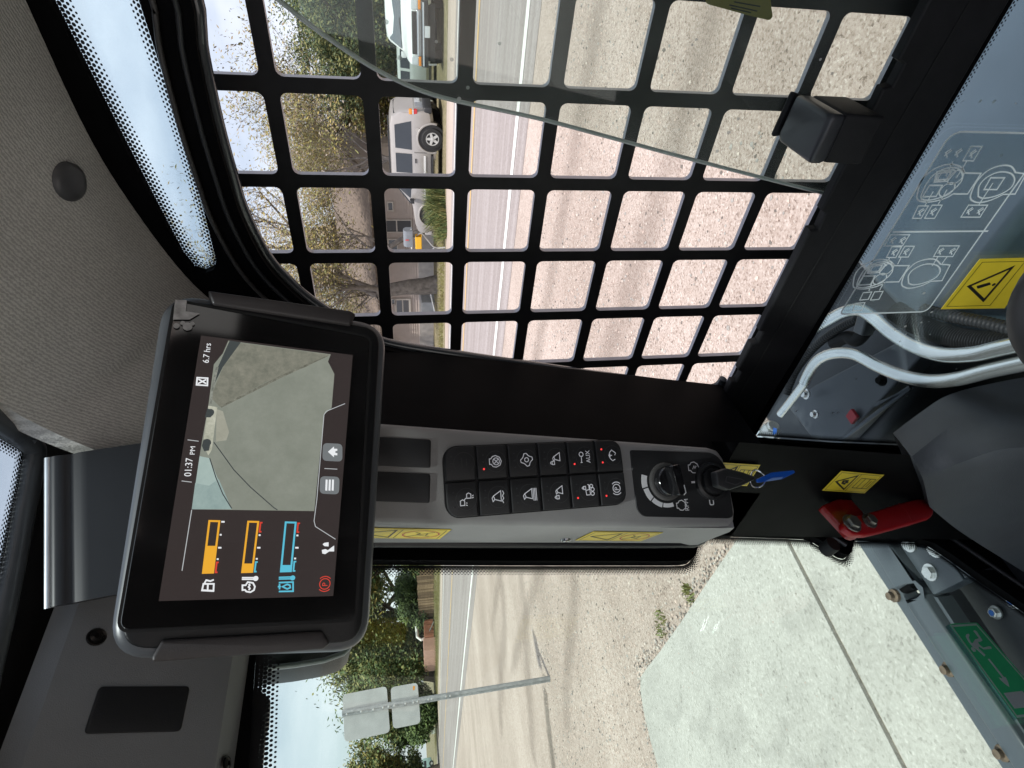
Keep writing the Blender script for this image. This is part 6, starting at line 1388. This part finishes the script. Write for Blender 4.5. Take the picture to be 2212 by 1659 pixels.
for (x, y), r in (((1112, 1012), .0088), ((1282, 990), .0072)):
    u, v = WL.uv(*e5(x, y)); hexa = [(u + r*math.cos(math.radians(60*k+10)), v + r*math.sin(math.radians(60*k+10))) for k in range(6)]
    obj('bolt', *merge(lathe(WL, u, v, [(r*1.35, 0), (r*1.35, .0018), (r*.9, .0018)], 20), plate(WL, hexa, .0018, .0075, chamfer=.0008)), mat('grey_bolt', (.30, .29, .27), .3, .85, var=.15, scale=90), t)
u, v = WL.uv(*e5(1030, 1120)); obj('pivot', *tube([WL0.p(u, v, -.006), WL0.p(u, v, -.022)], .009, 12), BLACKM, t, smooth=60)

# ================================================================ JOYSTICK
jc = atd(2390, 680, .60)
t = thing('joystick', 'black joystick handgrip at the right-hand edge, near the seat', 'joystick', jc - Vector((0, 0, .12)))
jf = Frame(jc, ray(2262, 560).cross(Vector((0, 0, 1))).normalized() if 0 else (.7, -.7, 0), (.25, .25, 1))
pts = [(-.062, .018), (-.045, .036), (-.01, .045), (.03, .040), (.052, .022)]
V, F = [], []; NR = 18
prf = [(-.075, .026, .022), (-.05, .030, .026), (-.015, .038, .030), (.012, .046, .034), (.030, .047, .034), (.043, .040, .030), (.052, .026, .020), (.055, .010, .008)]
for h, a, b in prf:
    for k in range(NR): an = 2*math.pi*k/NR; V.append(jf.p(a*math.cos(an), h, b*math.sin(an)))
for i in range(len(prf)-1):
    for k in range(NR): j = (k+1) % NR; F.append((i*NR+k, i*NR+j, (i+1)*NR+j, (i+1)*NR+k))
F += [tuple(range(NR))[::-1], tuple((len(prf)-1)*NR+k for k in range(NR))]
obj('grip', V, F, mat('joystick_black', (.013, .013, .014), .45, bump=.1, bscale=900), t, smooth=60)
ftop = Frame(jf.p(0, .0, .034), jf.ex, jf.ey)
obj('button_plate', *plate(ftop, rrect(-.022, -.004, .022, .038, .008), -.004, .003, chamfer=.002), mat('joystick_plate', (.06, .065, .075), .3), t, smooth=40)
obj('thumb_button', *lathe(ftop, .0, .022, [(.008, .003), (.008, .006), (.005, .008)], 18), BLACKM, t, smooth=40)
obj('stalk', *tube([jf.p(0, -.07, 0), jf.p(0, -.20, -.01)], .016, 12), BLACKM, t, smooth=60)

# ================================================================ MACHINE PARTS OUTSIDE THE GLASS
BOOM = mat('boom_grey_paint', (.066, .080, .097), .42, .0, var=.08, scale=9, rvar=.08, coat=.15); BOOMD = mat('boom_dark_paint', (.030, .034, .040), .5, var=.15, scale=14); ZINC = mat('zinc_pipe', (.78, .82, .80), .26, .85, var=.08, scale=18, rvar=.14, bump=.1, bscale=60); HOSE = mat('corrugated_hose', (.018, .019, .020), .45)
ZT = -.775
t = thing('loader_boom', 'grey-painted lift arm lying low outside the lower side glass', 'loader arm', (.85, .3, -1.35))
obj('arm_top', *box((.705, -.10, ZT-.10), (.27, 1.3, .20), 0, .02), mat('boom_top_sky_sheen', (.25, .30, .345), .3, .0, var=.08, scale=9, rvar=.08, coat=.3), t, smooth=40)  # lighter, bluer colour on the arm top stands in for reflected sky
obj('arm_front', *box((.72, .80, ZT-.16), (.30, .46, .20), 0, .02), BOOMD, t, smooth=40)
obj('arm_bracket', *plate(Frame((0, 0, ZT-.03), (1, 0, 0), (0, 1, 0)), [tuple(atz(*cl(*p), ZT-.03))[:2] for p in ((700, 960), (880, 840), (1420, 560), (1600, 640), (1050, 1215), (880, 1190))], -.02, .012, chamfer=.004), mat('bracket_steel', (.075, .085, .098), .45, .1, var=.12, scale=10), t)
obj('lower_body', *box((.62, .62, -1.10), (.16, .9, .10), 0, .01), BOOMD, t)
obj('panel_edge', *tube([atz(*cl(1250, 965), ZT), atz(*cl(1480, 850), ZT), atz(*cl(1000, 1215), ZT-.02)], .004, 6), BOOM, t)
for (x, y), r in (((805, 893), .008), ((865, 1025), .006), ((1297, 805), .007)):
    q = atz(*cl(x, y), ZT); f = Frame(q, (1, 0, 0), (0, 1, 0)); obj('bolt', *lathe(f, 0, 0, [(r*1.4, 0), (r*1.4, .003), (r, .004), (r*.8, .01)], 12), BOLT if x != 1297 else BLACK, t)
obj('red_mark', *box(atz(*cl(1100, 1040), ZT-.01), (.02, .02, .006), 0, .001), mat('red_paint', (.35, .02, .03), .5), t)
obj('red_panel', *box(atz(*cl(900, 1100), ZT-.06), (.10, .025, .006), .4), mat('red_dark', (.10, .012, .015), .5), t)
ZP = -.715
def pipe(pxs, z, r, m, nm, par, n=12, rib=0):
    pts = smoothline([atz(x, y, z) for x, y in pxs], 7)
    if rib:
        pp, rr_ = [], []
        L = [0]
        for i in range(1, len(pts)): L.append(L[-1] + (pts[i]-pts[i-1]).length)
        N_ = int(L[-1]/rib)*4; j = 0
        for k in range(N_+1):
            s = L[-1]*k/N_
            while j < len(L)-2 and L[j+1] < s: j += 1
            pp.append(pts[j].lerp(pts[j+1], (s-L[j])/max(1e-6, L[j+1]-L[j]))); rr_.append(r*(1.0 if k % 4 in (0, 1) else .84))
        return obj(nm, *tube(pp, rr_, n), m, par, smooth=30)
    return obj(nm, *tube(pts, r, n), m, par, smooth=70)
rp = .0098
t = thing('hydraulic_pipe', 'bent zinc hydraulic pipe ending in a hex nut with blue paint mark', 'pipe', atz(1680, 910, ZP), 'zinc hydraulic pipes outside the lower glass')
pipe([(1738, 828), (1750, 802), (1768, 778), (1800, 764), (1845, 765), (1895, 790), (1950, 812), (2010, 823), (2070, 818), (2140, 800), (2280, 770)], ZP, rp, ZINC, 'pipe', t)
pipe([(1686, 895), (1712, 862), (1738, 828)], ZP, rp*.78, ZINC, 'pipe_end', t)
na, nb_ = atz(1660, 935, ZP), atz(1690, 893, ZP); ax_ = (nb_-na).normalized(); fx = Frame(na, ax_.cross(Vector((0, 0, 1))), (0, 0, 1)); fx = Frame(na, ax_.orthogonal(), ax_.cross(ax_.orthogonal()))
hx = [(.0175*math.cos(math.radians(60*k+15)), .0175*math.sin(math.radians(60*k+15))) for k in range(6)]
obj('hex_nut', *merge(plate(fx, hx, 0, .020, chamfer=.002), lathe(fx, 0, 0, [(.0125, .0195), (.0125, .024), (.0105, .026)], 16)), mat('bright_zinc', (.62, .64, .62), .28, .8, var=.08, scale=40), t)
obj('flange_nut', *plate(fx, [(x*1.25, y*1.25) for x, y in hx], -.012, -.0005, chamfer=.002), ZINC, t)
q = cl(600, 1135); qa = [atz(*cl(*p), ZP+.017) for p in ((590, 1110), (615, 1118), (610, 1150), (585, 1160))]
obj('blue_mark', [p + Vector((-.001, -.001, .002)) for p in qa], [(0, 1, 2, 3)], mat('blue_mark', (.02, .12, .45), .5), t)
t = thing('hydraulic_pipe', 'bent zinc hydraulic pipe nearer the grey diagram decal', 'pipe', atz(1850, 672, ZP), 'zinc hydraulic pipes outside the lower glass')
pipe([(1740, 720), (1790, 692), (1825, 674), (1858, 670), (1890, 688), (1925, 718), (1975, 748), (2035, 766), (2100, 765), (2160, 752), (2290, 722)], ZP+.006, rp*1.05, ZINC, 'pipe', t)
t = thing('corrugated_hose', 'black corrugated hose running beside the zinc pipes', 'hose', atz(1750, 760, ZP), 'black corrugated hoses')
pipe([(1700, 850), (1720, 800), (1760, 750), (1810, 712), (1852, 690)], ZP-.022, .0075, HOSE, 'hose', t, 10, .0055)
t = thing('corrugated_hose', 'black corrugated hose under the yellow warning sticker', 'hose', atz(2060, 690, ZP), 'black corrugated hoses')
pipe([(1995, 668), (2030, 678), (2080, 688), (2140, 700), (2280, 735)], ZP+.004, .0085, HOSE, 'hose', t, 10, .0058)
t = thing('corrugated_hose', 'fat black ribbed hose lying behind the upper zinc pipe', 'hose', atz(2060, 730, ZP), 'black corrugated hoses')
pipe([(1935, 672), (1980, 700), (2040, 722), (2110, 738), (2280, 745)], ZP-.022, .0155, HOSE, 'hose', t, 12, .004)
t = thing('cable_plug', 'black cable plug in a rubber boot between the two zinc pipes', 'cable plug', atz(1860, 705, ZP))
pipe([(1800, 742), (1830, 728), (1850, 735), (1872, 712), (1884, 692)], ZP-.03, .011, BLACKM, 'boot', t)
obj('plug', *box(atz(1868, 702, ZP-.012), (.022, .03, .02), .4, .003), mat('plug_grey', (.10, .105, .11), .3, .3), t)

# ---- front frame beyond the windshield
FZ = -.86
FPl = Frame((0, 0, FZ), (1, 0, 0), (0, 1, 0))
def fp(pts, c=None, z=FZ): return [tuple(atz(*(c(*p) if c else p), z))[:2] for p in pts]
fr_ = thing('front_frame', 'grey steel cross frame of the loader just outside the windshield', 'machine frame', (0, 1.0, FZ-.25))
c61 = crop(3400, 1950, 632)
obj('outer_ledge', *plate(FPl, fp([(1838, 1153), (1865, 1194), (1953, 1330), (2110, 1577), (2230, 1766), (2272, 1766), (2150, 1577), (1976, 1326), (1880, 1164), (1872, 1150)]), -.03, 0, chamfer=.004), BOOM, fr_, smooth=40)
obj('main_rail', *plate(FPl, fp([(1872, 1150), (1882, 1166), (1945, 1272), (1962, 1262), (1990, 1258), (2003, 1270), (2006, 1283), (1925, 1160), (1918, 1150)]), -.04, .012, chamfer=.004), BOOM, fr_, smooth=40)
obj('main_rail', *plate(FPl, fp([(1962, 1284), (1978, 1318), (2150, 1577), (2275, 1766), (2330, 1766), (2206, 1577), (2030, 1322), (2002, 1278), (1990, 1290), (1972, 1296)]), -.04, .012, chamfer=.004), BOOM, fr_, smooth=40)
obj('bolt_plate', *plate(FPl, roundpoly(fp([(420, 560), (720, 690), (1180, 832), (1398, 1168), (975, 1378), (700, 960)], c61), .004, 3), -.03, .002, chamfer=.002), BOOM, fr_, smooth=40)
obj('bolt_plate', *plate(FPl, fp([(1195, 830), (1640, 1032), (1425, 1150)], c61), -.03, .004, chamfer=.002), BOOM, fr_)
obj('thin_rail', *plate(FPl, fp([(955, 1392), (1010, 1410), (1265, 1659), (1200, 1659)], c61) if 0 else fp([(2015, 1288), (2024, 1290), (2330, 1760), (2318, 1760)]), -.03, .0, chamfer=.001), BOOM, fr_)
obj('under_plate', *plate(FPl, fp([(1880, 1150), (2130, 1150), (2420, 1420), (2420, 1800), (2300, 1800)]), -.10, -.06), BOOMD, fr_)
obj('pivot_tube', *tube([atz(*c61(560, 1270), FZ-.01), atz(*c61(700, 1215), FZ-.01)], .012, 14), BLACK, fr_, smooth=60)
for (x, y), cc in (((445, 1380), c61), ((1205, 820), cg)):
    q = atz(*cc(x, y), FZ); f = Frame(q, (1, 0, 0), (0, 1, 0)); obj('rusty_bolt', *lathe(f, 0, 0, [(.012, 0), (.012, .006), (.007, .008), (.007, .016)], 10), mat('rusty_bolt', (.16, .12, .09), .7, .4, var=.4, scale=120), fr_)
q = atz(2171, 1626, FZ); obj('rusty_bolt', *lathe(Frame(q, (1, 0, 0), (0, 1, 0)), 0, 0, [(.012, 0), (.012, .006), (.007, .008), (.007, .016)], 10), mat('rusty_bolt', (0, 0, 0)), fr_)
for (x, y), blue, z in (((930, 1060), 0, .002), ((640, 670), 0, .002), ((2090, 1470), 1, -.055), ((1835, 1612), 1, -.055), ((1000, 735), 0, .02)):
    q = atz(*c61(x, y), FZ + z); f = Frame(q, (1, 0, 0), (0, 1, 0)); r = .0115 if not blue else .0085
    bo = obj('bolt', *merge(lathe(f, 0, 0, [(r*1.25, 0), (r*1.25, .003), (r, .003)], 18), plate(f, [(r*.92*math.cos(math.radians(60*k)), r*.92*math.sin(math.radians(60*k))) for k in range(6)], .003, .010, chamfer=.001)), BOLT, fr_)
    if blue: obj('paint_dot', *plate(f, circ(0, 0, r*.55, 12)[:-1], .0101, .0106), mat('blue_dot', (.03, .16, .55), .4), bo)
# ---- things above the windshield, outside
WO = WIND(.05)
t = thing('wiper_cover', 'long black cover outside along the top of the windshield', 'wiper cover', WO.p(*WO.uv(560, 1600)))
q = WO.uvs([(530, 1478), (563, 1490), (585, 1508), (584, 1530), (577, 1545), (566, 1659), (552, 1830), (490, 1830), (515, 1560)])
obj('shell', *plate(WO, roundpoly(q, .003, 2), -.06, 0, chamfer=.004), mat('cover_black', (.02, .02, .021), .5, var=.2, scale=40), t, smooth=40)
obj('rib', *tube([WO.p(*WO.uv(574, 1545), .001), WO.p(*WO.uv(560, 1659), .001), WO.p(*WO.uv(545, 1830), .001)], .002, 6), RUBB, t)
t = thing('lamp_housing', 'dark rounded lamp housing with a grey rim outside, under the monitor corner', 'lamp', WO.p(*WO.uv(650, 1430)))
q = WO.uvs([(552, 1380), (760, 1370), (762, 1392), (742, 1411), (700, 1424), (640, 1434), (577, 1441), (556, 1440)])
obj('shell', *plate(WO, roundpoly(q, .003, 3), -.05, 0, chamfer=.003), mat('lamp_shell', (.012, .013, .015), .4, var=.2, scale=40), t, smooth=40)
obj('rim', *tube([WO.p(*WO.uv(x, y), .001) for x, y in ((756, 1397), (742, 1412), (700, 1427), (640, 1437), (577, 1444))], .0028, 8), mat('lamp_rim', (.22, .23, .24), .35, .3), t, smooth=60)
